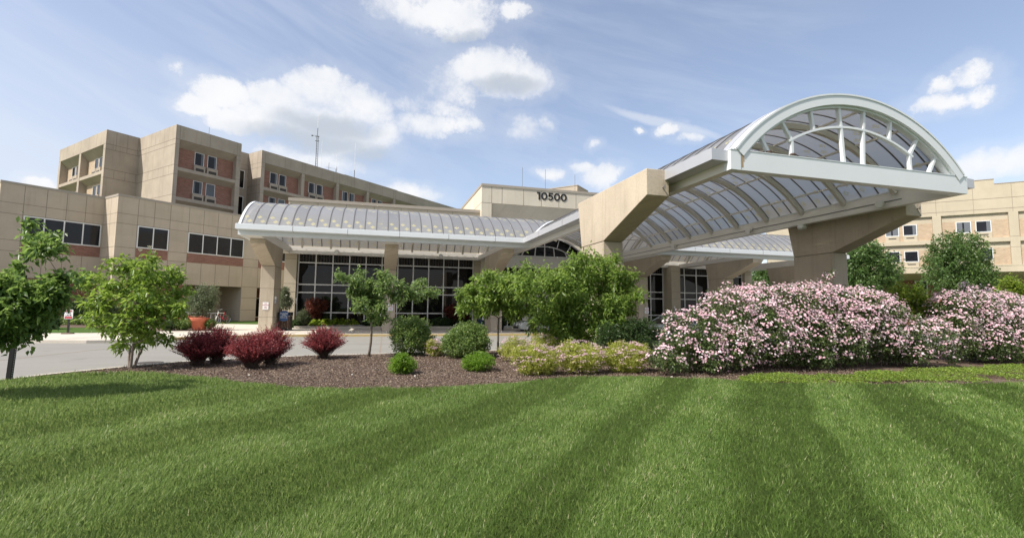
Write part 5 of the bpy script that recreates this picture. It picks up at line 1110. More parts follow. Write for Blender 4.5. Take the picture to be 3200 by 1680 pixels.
# cars
def car(x, y, rot, label, s=1.0):
    t = thing('parked_car', label, 'car', (x, y, -0.13), rot)
    b = MB(); W2 = 0.88
    body = [(-2.25, 0.30), (-2.32, 0.55), (-2.20, 0.78), (-1.55, 0.90), (-1.0, 0.96), (1.25, 1.00), (2.05, 0.98), (2.28, 0.86), (2.33, 0.45), (2.2, 0.28), (1.75, 0.24), (1.62, 0.5), (1.36, 0.66), (1.1, 0.5), (0.97, 0.24), (-0.97, 0.24), (-1.1, 0.5), (-1.36, 0.66), (-1.62, 0.5), (-1.75, 0.24)]
    n = len(body)
    for (w0, w1, k0, k1) in ((-W2, W2, 1, 1),):
        # three slices across give the sides a gentle tuck
        ring = []
        for (yy, sc, dz) in ((-W2, 0.975, 0.03), (-W2 + 0.10, 1.0, 0.0), (W2 - 0.10, 1.0, 0.0), (W2, 0.975, 0.03)):
            ring.append([(px * sc, yy, pz - (dz if pz > 0.6 else -dz * 0.3)) for px, pz in body])
        base = len(b.v); mm = b.mid(M['silver'])
        for r_ in ring: b.v += r_
        for q in range(3):
            for i in range(n): j = (i + 1) % n; b.f.append((base + q * n + i, base + q * n + j, base + (q + 1) * n + j, base + (q + 1) * n + i)); b.mi.append(mm)
        b.f.append(tuple(base + i for i in reversed(range(n)))); b.mi.append(mm); b.f.append(tuple(base + 3 * n + i for i in range(n))); b.mi.append(mm)
    bo = b.build('body', t, bevel=0.03)
    g = MB()   # greenhouse: dark glass with a painted roof
    lo = [(-1.05, 0.955), (1.75, 0.99)]; hi = [(-0.25, 1.42), (1.05, 1.42)]
    g.hexa([(-1.05, -0.78, 0.95), (1.78, -0.78, 0.985), (1.78, 0.78, 0.985), (-1.05, 0.78, 0.95), (-0.22, -0.60, 1.415), (1.08, -0.60, 1.415), (1.08, 0.60, 1.415), (-0.22, 0.60, 1.415)], M['carglass']); gg = g.build('greenhouse', t)
    r = MB(); r.hexa([(-0.30, -0.62, 1.40), (1.16, -0.62, 1.40), (1.16, 0.62, 1.40), (-0.30, 0.62, 1.40), (-0.15, -0.54, 1.46), (1.0, -0.54, 1.46), (1.0, 0.54, 1.46), (-0.15, 0.54, 1.46)], M['silver'])
    for s_ in (-1, 1):
        r.bar((-1.08, s_ * 0.79, 0.95), (-0.24, s_ * 0.61, 1.42), 0.07, 0.06, M['silver']); r.bar((1.8, s_ * 0.79, 0.98), (1.1, s_ * 0.61, 1.42), 0.12, 0.07, M['silver']); r.bar((0.42, s_ * 0.795, 0.97), (0.44, s_ * 0.612, 1.42), 0.07, 0.06, M['black'])
    r.build('roof', t, bevel=0.02)
    for (cx, sy) in ((-1.36, -1), (-1.36, 1), (1.36, -1), (1.36, 1)):
        w = MB(); ang = [2 * PI * i / 20 for i in range(20)]
        w.prism([(cx + 0.32 * math.cos(a), 0.32 + 0.32 * math.sin(a)) for a in ang], sy * 0.68, sy * 0.885, M['tyre'], 'y'); wo = w.build('wheel', t)
        w = MB(); w.prism([(cx + 0.21 * math.cos(a), 0.32 + 0.21 * math.sin(a)) for a in ang], sy * 0.886, sy * 0.895, M['chrome'], 'y'); w.build('rim', wo)
    for sy in (-1, 1):
        h = MB(); h.hexa([(-2.29, sy * 0.5, 0.60), (-2.26, sy * 0.82, 0.60), (-2.0, sy * 0.84, 0.62), (-2.2, sy * 0.5, 0.6), (-2.27, sy * 0.5, 0.74), (-2.2, sy * 0.80, 0.76), (-1.95, sy * 0.83, 0.78), (-2.1, sy * 0.5, 0.75)], M['lamp']); h.build('headlight', t)
        m_ = MB(); m_.hexa([(-0.78, sy * 0.84, 0.98), (-0.62, sy * 0.84, 0.98), (-0.62, sy * 1.0, 0.98), (-0.78, sy * 1.0, 0.98), (-0.76, sy * 0.84, 1.10), (-0.64, sy * 0.84, 1.10), (-0.64, sy * 0.98, 1.10), (-0.76, sy * 0.98, 1.10)], M['silver']); m_.build('wing_mirror', t)
    gr = MB(); gr.box(-2.345, -2.30, -0.45, 0.45, 0.36, 0.50, M['black']); gr.build('grille', t)
car(18.0, 26.9, R(6), 'silver green car seen over the shrubs beside the pink roses')
car(12.2, 34.6, R(4), 'silver car half hidden behind the dense tree near the entrance doors')

# roof masts and antennas
def n_at(s, n, z): w = P0 + TD * s + ND * n; return Vector((w.x, w.y, z))
t = thing('radio_mast', 'slender grey lattice radio mast on the ward tower roof', 'mast', tuple(n_at(21.3, 20, 24.4)))
b = MB(); bs = n_at(21.3, 20, 24.4)
for k in range(3):
    a = 2 * PI * k / 3; o = Vector((0.22 * math.cos(a), 0.22 * math.sin(a), 0)); b.tube([bs + o, bs + o * 0.75 + Vector((0, 0, 7.0))], 0.035, M['seam'], 5)
for i in range(16):
    z = i * 0.44
    for k in range(3):
        a, a2 = 2 * PI * k / 3, 2 * PI * (k + 1) / 3; b.tube([bs + Vector((0.22 * math.cos(a), 0.22 * math.sin(a), z)), bs + Vector((0.21 * math.cos(a2), 0.21 * math.sin(a2), z + 0.44))], 0.022, M['galv'], 4)
b.build('lattice', t)
b = MB(); b.tube([bs + Vector((0, 0, 7.0)), bs + Vector((0, 0, 8.4))], 0.05, M['seam'], 6); b.tube([bs + Vector((0, 0, 8.4)), bs + Vector((0, 0, 10.8))], 0.03, M['signwhite'], 5); b.build('whip', t)
b = MB()
for z in (6.1, 6.9): b.tube([bs + Vector((-0.35, 0.1, z)), bs + Vector((0.3, 0.1, z))], 0.06, M['seam'], 6)
b.lathe([(0.16, 0), (0.16, 0.12)], M['seam'], tuple(bs + Vector((-0.85, 0, 6.9))), 10)
b.tube([bs + Vector((-0.8, 0, 6.95)), bs + Vector((0, 0, 6.95))], 0.02, M['seam'], 4); b.tube([bs + Vector((0, 0, 0.9)), bs + Vector((1.2, 0.8, 1.1))], 0.025, M['seam'], 4); b.build('bracket', t)
for (s, n, h0, h, wdt, lab) in ((29.2, 19.5, 1.4, 6.7, 0.035, 'tall white whip antenna on the penthouse edge of the ward roof'), (22.6, 20.4, 0.0, 6.6, 0.025, 'thin pale whip antenna just right of the lattice mast'), (25.6, 20, 0.0, 2.6, 0.04, 'short dark antenna pole with crossbar on the ward roof'), (23.9, 20, 0.0, 2.9, 0.03, 'short thin antenna pole between mast and crossbar antenna'), (19.9, 20, 0.0, 4.0, 0.02, 'thin pale whip antenna just left of the lattice mast'), (3.2, 19, 0.0, 2.2, 0.02, 'tiny antenna on the near block of the ward tower'), (26.2, 21, 1.4, 4.8, 0.022, 'faint white whip antenna above the crossbar antenna')):
    t = thing('roof_antenna', lab, 'antenna', tuple(n_at(s, n, 24.38 + h0))); p = n_at(s, n, 24.38 + h0); b = MB()
    b.tube([p, p + Vector((0, 0, h * 0.22))], wdt * 1.8, M['seam'], 6); b.tube([p + Vector((0, 0, h * 0.22)), p + Vector((0, 0, h))], wdt, M['signwhite'] if 'white' in lab or 'pale' in lab else M['seam'], 5)
    b.build('pole', t)
    if 'crossbar' in lab and 'dark' in lab:
        c = MB(); c.tube([p + Vector((-1.6, -1.5, 2.0)), p + Vector((0.1, 0.1, 2.2))], 0.02, M['galv'], 4); c.build('crossbar', t)
for (x, y, lab) in ((13.75, 46, 'thin antenna rod on the entrance block roof, left one'), (16.25, 46, 'thin antenna rod on the entrance block roof, middle one'), (20.0, 47, 'thin antenna rod on the entrance block roof, right one')):
    b = MB(); b.tube([(x, y, 12.3), (x, y, 14.2)], 0.03, M['seam'], 5); b.tube([(x, y, 14.2), (x, y, 16.2)], 0.018, M['seam'], 5); tag(b.build('roof_antenna'), lab, 'antenna')

# ================================================================== planting
def limb_path(p, q, rng, sag=0.12, n=5, wob=0.05):
    p, q = np.array(p, float), np.array(q, float); L = np.linalg.norm(q - p); pts = []
    w = rng.normal(0, wob * L, 3)
    for i in range(n):
        t = i / (n - 1); pt = p * (1 - t) + q * t; pt = pt + w * math.sin(PI * t); pt[2] += sag * L * math.sin(PI * t) * (1 - t); pts.append(tuple(pt))
    return pts

def tree(name, label, cat, base, blobs, leaf, N, L, W, seed, r0=0.06, fork=0.8, bark='bark', per=9, spread=0.16, lean=(0, 0), stems=1, twigs=160, group=None, shell=0.42, droop=0.15, limb_r=0.4, dense=False):
    rng = np.random.default_rng(seed); t = thing(name, label, cat, base, group=group)
    bx, by, bz = base; b = MB(); B = blob_arr(blobs)
    forks = []
    for s in range(stems):
        a = 2 * PI * s / max(1, stems) + 0.6; o = 0.0 if stems == 1 else 0.035
        f = (bx + lean[0] + math.cos(a) * o * 4.0, by + lean[1] + math.sin(a) * o * 4.0, bz + fork * (1 + 0.15 * s))
        path = limb_path((bx + math.cos(a) * o, by + math.sin(a) * o, bz - 0.1), f, rng, 0.0, 6, 0.018)
        b.tube(path, [r0 * (1.25 if i == 0 else 1.0 - 0.06 * i) for i in range(6)], M[bark], 8); forks.append((f, r0 * 0.68))
    order = np.argsort(B[:, 2])
    nodes = list(forks)
    for i in order:
        c = B[i, :3]; best = min(nodes, key=lambda n: np.linalg.norm(np.array(n[0]) - c) + (0.6 if n[0][2] > c[2] + 0.1 else 0) )
        rr = max(0.006, best[1] * 0.62); path = limb_path(best[0], c, rng, 0.10, 5)
        b.tube(path, [rr * (1 - 0.13 * k) for k in range(5)], M[bark], 5)
        nodes.append((tuple(c), rr * 0.6)); nodes.append((path[2], rr * 0.75))
    P, A, T, td, k = twig_crown(blobs, N, rng, per, spread, shell)
    ids = rng.choice(len(T), min(twigs, len(T)), replace=False)
    for i in ids:
        c = B[k[i], :3]; b.tube([tuple(c), tuple((c + T[i]) / 2 + rng.normal(0, 0.02, 3)), tuple(T[i] + td[i] * spread * 0.7)], [0.007, 0.005, 0.003], M['twig' if bark != 'bark_pale' else bark], 3)
    b.build('trunk', t, True)
    leaf_mesh('crown', P, A, upn(rng, len(P), 0.7), L, W, LEAF[leaf], rng, t, droop=droop)
    return t

def shrub(name, label, cat, blobs, leaf, N, L, W, seed, per=7, spread=0.10, shell=0.28, group=None, base=None, up=0.35, stems=14):
    rng = np.random.default_rng(seed); B = blob_arr(blobs); c = B[:, :3].mean(0)
    base = base or (float(c[0]), float(c[1]), 0.0); t = thing(name, label, cat, base, group=group)
    P, A, T, td, k = twig_crown(blobs, N, rng, per, spread, shell)
    keep = P[:, 2] > 0.02; P, A = P[keep], A[keep]; A = A + np.array([0, 0, up])
    leaf_mesh('foliage', P, A, upn(rng, len(P), 0.8), L, W, LEAF[leaf], rng, t)
    b = MB()
    for i in rng.choice(len(T), min(stems, len(T)), replace=False):
        cx = B[k[i], :2] * 0.5 + np.array(base[:2]) * 0.5; b.tube(limb_path((cx[0] + rng.normal(0, 0.05), cx[1] + rng.normal(0, 0.05), 0.0), T[i], rng, 0.05, 4), [0.012, 0.010, 0.007, 0.004], M['twig'], 4)
    b.build('stem', t)
    return t

PL = PLANTS
tree('crabapple_tree', 'leafy dark green crabapple tree at the left edge over the lawn', 'tree', (-7.75, 10.7, 0), [(a, b_, c - 0.05, d * 0.90, e * 0.80) for (a, b_, c, d, e) in PL['crab']], 'crab', 14000, 0.108, 0.062, 1, 0.075, 0.95, per=8, spread=0.14, twigs=420, shell=0.6)
tree('magnolia_tree', 'small bright green multi-stemmed magnolia tree on the mulch by the road', 'tree', (-6.36, 15.15, 0), [(a, b_, c, d * 0.92, e * 0.72) for (a, b_, c, d, e) in PL['magnolia']], 'magnolia', 5000, 0.165, 0.07, 2, 0.042, 0.5, 'bark_pale', per=8, spread=0.15, stems=3, lean=(0.06, 0), twigs=260)
rng = np.random.default_rng(77)
tm = [o for o in COL.objects if o.name == 'magnolia_tree'][0]
b = MB()
for (x, y, z) in ((-6.33, 15.1, 3.12), (-6.12, 15.1, 3.22), (-6.02, 15.1, 3.08)):
    for a in range(6): b.bar((x, y, z), (x + 0.05 * math.cos(a), y + 0.05 * math.sin(a), z + 0.07), 0.035, 0.006, LEAF['white'])
b.build('blossom', tm)
tree('pear_tree', 'slim young tree with sparse spreading crown and thin grey trunk before the glass', 'tree', (-0.32, 17.3, 0), PL['pearA'], 'pear', 6000, 0.122, 0.060, 3, 0.046, 1.35, per=8, spread=0.16, twigs=220, lean=(0.05, 0), shell=0.5)
tree('pear_tree', 'slim young tree with fuller crown, second thin trunk, beside dense tree', 'tree', (4.19, 16.86, 0), PL['pearB'], 'dogwood', 5200, 0.15, 0.07, 4, 0.046, 1.35, per=8, spread=0.12, twigs=160)
tree('dogwood_tree', 'wide dense bright green tree in front of the tall sunlit column', 'tree', (6.75, 15.4, 0), [(a, b_, c, d * 0.98, e * 0.92) for (a, b_, c, d, e) in PL['dogwood']], 'dogwood', 21000, 0.150, 0.068, 5, 0.06, 0.3, per=8, spread=0.24, stems=4, twigs=520, droop=0.25, shell=0.55)
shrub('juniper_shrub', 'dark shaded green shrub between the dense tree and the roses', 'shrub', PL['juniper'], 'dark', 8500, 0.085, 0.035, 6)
for key, sd, lab in (('euon1', 7, 'rounded mid green bush behind the left clipped shrub'), ('euon2', 8, 'wider rounded green bush behind the right clipped shrub')):
    (x, y, z, rx, rz) = PL[key][0]; r2 = np.random.default_rng(sd); bl = [(x, y, z, rx * 0.92, rz * 0.95), (x, y, 0.28, rx * 0.66, 0.30)]
    for i in range(30):
        d = rdir(r2, 1)[0]; d[2] = abs(d[2]) * 1.1 - 0.25; bl.append((x + d[0] * rx * 0.74 * (0.8 + 0.4 * r2.random()), y + d[1] * rx * 0.72, max(0.20, z + d[2] * rz * 0.80 * (0.8 + 0.45 * r2.random())), rx * (0.20 + 0.16 * r2.random()), rz * (0.22 + 0.18 * r2.random())))
    shrub('burning_bush', lab, 'bush', bl, 'euon', 12500, 0.082, 0.038, sd, spread=0.11, shell=0.20, group='rounded green bushes on the mulch', base=(x, y, 0))
for key, sd, lab in (('box1', 9, 'small clipped boxwood shaped like a low loaf, left one'), ('box2', 10, 'small loose boxwood with feathery right side, right one')):
    (x, y, z, rx, rz) = PL[key][0]; bl = [(x, y, 0.20, rx * 0.95, 0.23)]; r2 = np.random.default_rng(sd)
    for i in range(14):
        d = rdir(r2, 1)[0]; bl.append((x + d[0] * rx * 0.72, y + d[1] * rx * 0.72, max(0.12, 0.22 + d[2] * 0.16), rx * (0.30 if sd == 9 else 0.38), 0.13))
    shrub('boxwood', lab, 'shrub', bl, 'box', 9500, 0.042, 0.022, sd, spread=0.05, shell=0.16, group='small clipped boxwoods on the mulch', base=(x, y, 0), up=0.6)

def spirea(label, blob, seed, N, flowers, leaf='lime', grp='lime spirea mounds'):
    x, y, z, rx, rz = blob; r2 = np.random.default_rng(seed); h = max(0.55, z + rz * 1.1); bl = [(x, y, h * 0.42, rx * 0.9, h * 0.5)]
    for i in range(16):
        d = rdir(r2, 1)[0]; bl.append((x + d[0] * rx * 0.86, y + d[1] * rx * 0.6, max(0.12, h * 0.48 + d[2] * h * 0.36), rx * 0.34, h * 0.24))
    t = shrub('spirea_shrub', label, 'shrub', bl, leaf, N, 0.052, 0.024, seed, spread=0.08, shell=0.2, group=grp, base=(x, y, 0), up=0.5)
    n = flowers; d = rdir(r2, n); d[:, 2] = np.where(r2.random(n) < 0.55, np.abs(d[:, 2]), d[:, 2] * 0.9); d[:, 1] -= 0.35; d = unit(d)
    C = np.array([x, y, h * 0.46]) + d * np.array([rx * 1.12, rx * 0.92, h * 0.60]); C[:, 2] = np.maximum(C[:, 2], 0.08)
    m = 11; P = (C[:, None] + r2.normal(0, 1, (n, m, 3)) * np.array([0.038, 0.038, 0.010])).reshape(-1, 3); A = r2.normal(0, 1, (n * m, 3)) * np.array([1, 1, 0.3])
    o = leaf_mesh('blossom', P, A, upn(r2, n * m, 0.4), 0.034, 0.030, LEAF['spflower'], r2, t); tag(o, kind='stuff')
for i, (bb, lab) in enumerate(zip(PL['spirF'], ('lime yellow spirea mound with pink flowers, leftmost of the front row', 'lime yellow spirea mound with most pink flowers, middle of the front row', 'lime yellow spirea mound beside the pink roses, rightmost of the front row'))):
    spirea(lab, bb, 20 + i, 11500, (75, 130, 95)[i])
for i, (bb, lab) in enumerate(zip(PL['spirB'], ('spirea mound behind the second thin trunk', 'duller spirea mound under the dense tree', 'small yellowish spirea tuft between the two rounded bushes'))):
    spirea(lab, bb, 30 + i, 4600, 60, grp='rear spirea mounds')

def barberry(label, blob, seed):
    x, y, z, rx, rz = blob; rng = np.random.default_rng(seed); h = z + rz; t = thing('barberry_shrub', label, 'shrub', (x, y, 0), group='dark red barberry shrubs')
    n = 620; d = rdir(rng, n); d[:, 2] = np.abs(d[:, 2]) * 1.0 + rng.uniform(-0.12, 0.1, n); d = unit(d)
    ext = rng.uniform(0.74, 1.02, n) * np.where(rng.random(n) < 0.12, 1.2, 1.0)
    E_ = np.array([x, y, h * 0.40]) + d * np.array([rx, rx * 0.92, h * 0.56]) * ext[:, None]; E_[:, 2] = np.maximum(E_[:, 2], 0.10)
    S_ = np.array([x, y, 0.02]) + rng.normal(0, 0.07, (n, 3)) * np.array([1, 1, 0.2]); Mi = S_ * 0.45 + E_ * 0.55; Mi[:, 2] = S_[:, 2] * 0.35 + E_[:, 2] * 0.65 + 0.02; Mi[:, :2] -= (E_ - S_)[:, :2] * 0.10
    m = 24; u = np.linspace(0.30, 1.02, m)[None, :, None]; P = ((1 - u) ** 2 * S_[:, None] + 2 * u * (1 - u) * Mi[:, None] + u * u * E_[:, None]); tg = unit(2 * (1 - u) * (Mi - S_)[:, None] + 2 * u * (E_ - Mi)[:, None])
    P = (P + rng.normal(0, 0.009, P.shape)).reshape(-1, 3); A = (tg * 0.9 + rng.normal(0, 0.45, P.reshape(n, m, 3).shape)).reshape(-1, 3)
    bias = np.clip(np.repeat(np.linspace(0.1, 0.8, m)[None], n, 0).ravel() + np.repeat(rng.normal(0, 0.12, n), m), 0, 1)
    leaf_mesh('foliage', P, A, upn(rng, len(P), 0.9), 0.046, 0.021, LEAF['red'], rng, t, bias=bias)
    b = MB()
    for i in range(0, n, 3): b.tube([tuple(S_[i]), tuple(Mi[i] * 0.5 + S_[i] * 0.25 + E_[i] * 0.25), tuple(E_[i])], [0.008, 0.006, 0.003], M['twig'], 3)
    b.build('stem', t)
BR = PL['barb']
for i, (pos, lab) in enumerate((((-4.86, 15.35), 'dark red barberry, front left of the leftmost pair'), ((-4.52, 15.8), 'dark red barberry, rear one of the leftmost pair'), ((-3.30, 14.55), 'dark red barberry nearest the lawn in the middle pair'), ((-2.98, 15.25), 'dark red barberry behind the one nearest the lawn'), ((-1.72, 16.85), 'single dark red barberry left of the slim grey trunk'))):
    z, rx, rz = ((0.52, 0.58, 0.50), (0.60, 0.55, 0.54), (0.50, 0.68, 0.50), (0.58, 0.60, 0.54), (0.54, 0.68, 0.54))[i]
    barberry(lab, (pos[0], pos[1], z, rx, rz), 40 + i)

# -------- roses
def blossom_geo():
    V = [(0, 0, 0.0)]; F = []
    for i in range(5):
        a = 2 * PI * i / 5; 
        for (da, r, z) in ((-0.55, 0.030, 0.010), (0.0, 0.044, 0.016), (0.55, 0.030, 0.010)): V.append((r * math.cos(a + da), r * math.sin(a + da), z))
        k = 1 + 3 * i; F += [(0, k, k + 1), (0, k + 1, k + 2)]
    k0 = len(V); V.append((0, 0, 0.008))
    for i in range(5):
        a = 2 * PI * (i + 0.5) / 5
        for (da, r, z) in ((-0.5, 0.016, 0.020), (0.5, 0.016, 0.020)): V.append((r * math.cos(a + da), r * math.sin(a + da), z))
        k = k0 + 1 + 2 * i; F.append((k0, k, k + 1))
    return np.array(V), np.array(F)
BV, BF = blossom_geo()
bm_me = None
def rose(label, blobs, seed, N, nb, base):
    global bm_me
    rng = np.random.default_rng(seed); t = thing('rose_bush', label, 'rose bush', base, group='pink shrub roses'); B = blob_arr(blobs)
    low = [(x_, 12.0 + 0.25 * math.sin(x_ * 3), 0.40, 0.60, 0.46) for x_ in np.arange(min(b_[0] for b_ in blobs) + 0.8, max(b_[0] for b_ in blobs), 0.8)]
    P, A, T, td, k = twig_crown(list(blobs) + low, N, rng, 7, 0.11, 0.30)
    keep = P[:, 2] > 0.10; P, A = P[keep], A[keep]
    leaf_mesh('foliage', P, A, upn(rng, len(P), 0.8), 0.072, 0.046, LEAF['rose'], rng, t)
    b = MB()
    for i in rng.choice(len(T), 150, replace=False):
        q = T[i]; s = (q[0] + rng.normal(0, 0.25), q[1] + 0.45 + rng.normal(0, 0.25), 0.0); b.tube(limb_path(s, q, rng, 0.25, 5), [0.011, 0.010, 0.008, 0.006, 0.004], M['twig'], 4)
    b.build('stem', t)
    # trusses of flowers over the outer skin
    C = []; D = []
    w = B[:, 3] * B[:, 5]; w = w / w.sum()
    while len(C) < nb // 4:
        i = rng.choice(len(B), p=w); d = rdir(rng, 1)[0]; d[2] = d[2] * 0.85 + 0.25; d[1] -= 0.22; d = d / np.linalg.norm(d)
        p = B[i, :3] + d * B[i, 3:] * rng.uniform(0.9, 1.05)
        if p[2] < 0.12: continue
        g_ = math.sin(p[0] * 4.1 + 2.0 * math.sin(p[2] * 3.3 + p[0])) * math.sin(p[2] * 5.3 + 1.7 * math.sin(p[0] * 2.2)) + 0.5 * math.sin(p[0] * 9.7 + p[2] * 7.9)
        if g_ < -0.15 and rng.random() > 0.22 + 0.28 * max(0, p[2] - 1.2): continue
        ins = (((p - B[:, :3]) / B[:, 3:]) ** 2).sum(1) < 0.80; ins[i] = False
        if ins.any(): continue
        if rng.random() > (0.30 + 0.42 * p[2]) : continue
        C.append(p); D.append(d)
    C = np.array(C); D = np.array(D); cnt = rng.integers(2, 7, len(C))
    Pb = np.repeat(C, cnt, 0) + rng.normal(0, 1, (cnt.sum(), 3)) * np.array([0.085, 0.085, 0.035]); Db = unit(np.repeat(D, cnt, 0) * 0.7 + rng.normal(0, 0.35, (cnt.sum(), 3)) + np.array([0, -0.2, 0.45]))
    n = len(Pb); X = unit(np.cross(Db, rng.normal(size=(n, 3)))); Y = np.cross(Db, X); s = rng.uniform(0.52, 0.95, n)
    V = Pb[:, None] + s[:, None, None] * (BV[None, :, 0:1] * X[:, None] + BV[None, :, 1:2] * Y[:, None] + BV[None, :, 2:3] * Db[:, None])
    near = np.argsort(np.linalg.norm(Pb - np.array([0, 0, 1.7]), axis=1))[:100]
    rest = np.setdiff1d(np.arange(n), near)
    F = (np.arange(len(rest))[:, None, None] * len(BV) + BF[None]).reshape(-1, 3); r = rng.random(len(rest)); uv = np.stack([np.repeat(r, len(BF) * 3), np.repeat(r, len(BF) * 3)], 1)
    o = fast_mesh('blossom', V[rest].reshape(-1, 3), F, [LEAF['petal']], uv, t); tag(o, kind='stuff')
    if bm_me is None:
        ob = fast_mesh('blossom', BV, BF, [LEAF['petal']], np.full((len(BF) * 3, 2), 0.7)); bm_me = ob.data; bpy.data.objects.remove(ob)
    for i in near:
        ob = bpy.data.objects.new('blossom', bm_me); COL.objects.link(ob); ob.parent = t
        mt = Matrix((X[i] * s[i], Y[i] * s[i], Db[i] * s[i])).transposed().to_4x4(); mt.translation = Vector(Pb[i]) - OFF[t.name]; ob.matrix_local = mt
rose('big arching shrub rose covered in pale pink flowers, before the shaded column', [(a, b_, c + (0.14 if c > 1.1 else 0.05), d * 1.06, e * 1.08) for (a, b_, c, d, e) in PL['roseA']], 50, 66000, 9600, (11.5, 11.9, 0))
rose('second mass of pale pink shrub roses at the right edge of the photo', [(a, b_, c + (0.14 if c > 1.1 else 0.05), d * 1.06, e * 1.08) for (a, b_, c, d, e) in PL['roseB']] + [(27.2, 12.6, 1.3, 0.9, 0.8), (28.2, 12.4, 0.9, 0.8, 0.8)], 51, 44000, 8600, (22.5, 12.4, 0))
shrub('yellow_shrub', 'yellow-green upright shrub growing between the two rose masses', 'shrub', PL['yellow1'], 'yellowgreen', 5000, 0.12, 0.055, 52, spread=0.14, shell=0.4, group='yellow-green shrubs behind the roses', up=0.6)
shrub('yellow_shrub', 'yellow-green shrub behind the roses at the far right edge', 'shrub', PL['yellow2'] + [(27.0, 13.6, 2.5, 0.5, 0.5), (28.0, 13.5, 2.2, 0.6, 0.6)], 'yellowgreen', 5000, 0.13, 0.06, 53, spread=0.14, shell=0.4, group='yellow-green shrubs behind the roses', up=0.6)

# -------- planting by the building
def rb(b): return [(x, y, z, rx, rz) for (x, y, z, rx, rz) in b]
tree('red_maple', 'feathery dark red Japanese maple before the left lobby glass', 'tree', (-4.85, 40.2, 0.14), PL['maple'], 'redtree', 4200, 0.15, 0.05, 60, 0.05, 0.6, per=8, spread=0.16, twigs=60, group='red Japanese maples by the glass')
tree('red_maple', 'bronze red Japanese maple before the glass near the mailbox', 'tree', (6.2, 40.2, 0.14), PL['maple2'], 'redtree', 4200, 0.15, 0.05, 61, 0.05, 0.5, per=8, spread=0.16, twigs=60, group='red Japanese maples by the glass')
for i, (x, y, z, rx, rz) in enumerate(PL['hosta']):
    rng = np.random.default_rng(62 + i); t = thing('hosta_plant', ('pale fine-leaved hosta at the left end of its row', 'bright lime hosta, second from the left by the glass', 'bright lime hosta, third from the left by the glass', 'bright lime hosta nearest the slim tree by the glass')[i], 'hosta', (x, 39.75, 0.14), group='lime hostas along the lobby glass')
    n = 120; a = rng.uniform(0, 2 * PI, n); q = rng.uniform(0.1, 0.75, n); P = np.stack([x + np.cos(a) * rx * q, 39.75 + np.sin(a) * 0.42 * q, 0.18 + (1 - q) * rz * 1.3 + rng.uniform(0, 0.12, n)], 1)
    A = np.stack([np.cos(a), np.sin(a), 0.35 - q * 0.7], 1); leaf_mesh('foliage', P, A, upn(rng, n, 0.25), 0.34, 0.24, LEAF['hosta'], rng, t, 0.08, 0.25)
for i, (bb, lab) in enumerate(zip(PL['lowshrub'], ('low dark shrub before the right half of left lobby glass', 'low dark shrub at the foot of the bronze maple', 'low dusky ground shrub left of the middle column', 'clump of tall thin grass before the left lobby glass', 'low dark tuft at the left corner of the lobby bed'))):
    shrub('low_shrub', lab, 'shrub', [bb], 'dark' if i != 3 else 'grey', 2400, 0.16 if i != 3 else 0.45, 0.07 if i != 3 else 0.03, 66 + i, spread=0.12, group='low shrubs along the lobby glass', up=0.3 if i != 3 else 2.0)
shrub('feathery_shrub', 'tall feathery grey-green conifer growing in the front terracotta pot', 'shrub', PL['potshrub'], 'grey', 8000, 0.15, 0.032, 72, spread=0.2, shell=0.4, base=(-11.6, 36.5, 0.7), up=0.5)
shrub('feathery_shrub', 'low feathery plant in the wide terracotta pot behind the bollard', 'shrub', PL['potshrub2'], 'grey', 1400, 0.13, 0.03, 73, base=(-13.6, 39.0, 0.75), up=0.5)
shrub('column_shrub', 'narrow tall grey-green shrub behind the litter bin', 'shrub', PL['colplant'], 'grey', 3200, 0.13, 0.04, 74, spread=0.15, up=0.5)
WS = PL['wallshrub']
shrub('wall_shrub', 'dark leafy shrubs against the brick base of the left wing', 'shrub', WS[0:3], 'dark', 5200, 0.20, 0.09, 75, spread=0.25, shell=0.3)
shrub('low_wall_shrub', 'low green ground shrub in the bed before the left wing', 'shrub', [(x, y, 0.3, rx, 0.35) for (x, y, z, rx, rz) in WS[3:5]], 'euon', 2600, 0.16, 0.07, 76, spread=0.2)
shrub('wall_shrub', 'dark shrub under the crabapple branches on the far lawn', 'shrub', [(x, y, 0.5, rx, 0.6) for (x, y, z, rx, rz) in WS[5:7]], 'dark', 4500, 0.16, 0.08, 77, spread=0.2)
for i, (bb, lab) in enumerate(zip(PL['lowbox'], ('low clipped boxwood left of the front terracotta pot', 'low clipped boxwood furthest left near the bollard', 'small round boxwood right of the front terracotta pot'))):
    shrub('low_boxwood', lab, 'shrub', [bb], 'dark' if i == 1 else 'euon', 2400, 0.09, 0.05, 80 + i, spread=0.1, shell=0.2, group='low boxwoods by the planters')
(x, y, z) = (9.25, 36.4, 0.7)
shrub('potted_plant', 'small leafy plant in the black pot beside the half hidden car', 'plant', [(x, y, z, 0.38, 0.42)], 'dark', 700, 0.16, 0.08, 84, base=(x, y, 0.3))

# -------- trees before the right wing
for key, sd, bs, lab, n in (('treeR', 90, (54.0, 41.0, 0), 'dense dark green round tree just right of the big shaded column', 11000), ('treeR2', 91, (68.5, 41.0, 0), 'tall dense green tree in front of the tan brick wing', 13000), ('treeR3', 92, (53.0, 55.0, 0), 'small dark tree seen under the right walkway canopy', 6000)):
    bl = PL[key]; zmin = min(b_[2] - b_[4] for b_ in bl); ext = [(b_[0] + 0.4, b_[1], max(1.4, zmin * 0.5), b_[3] * 0.9, b_[4] * 0.8) for b_ in bl if b_[2] < 5.5][:4]
    tree('dense_tree', lab, 'tree', bs, bl + ext, 'locust', n, 0.34, 0.17, sd, 0.16, 1.6, per=9, spread=0.5, twigs=60, group='dense green trees by the right wing', shell=0.33)

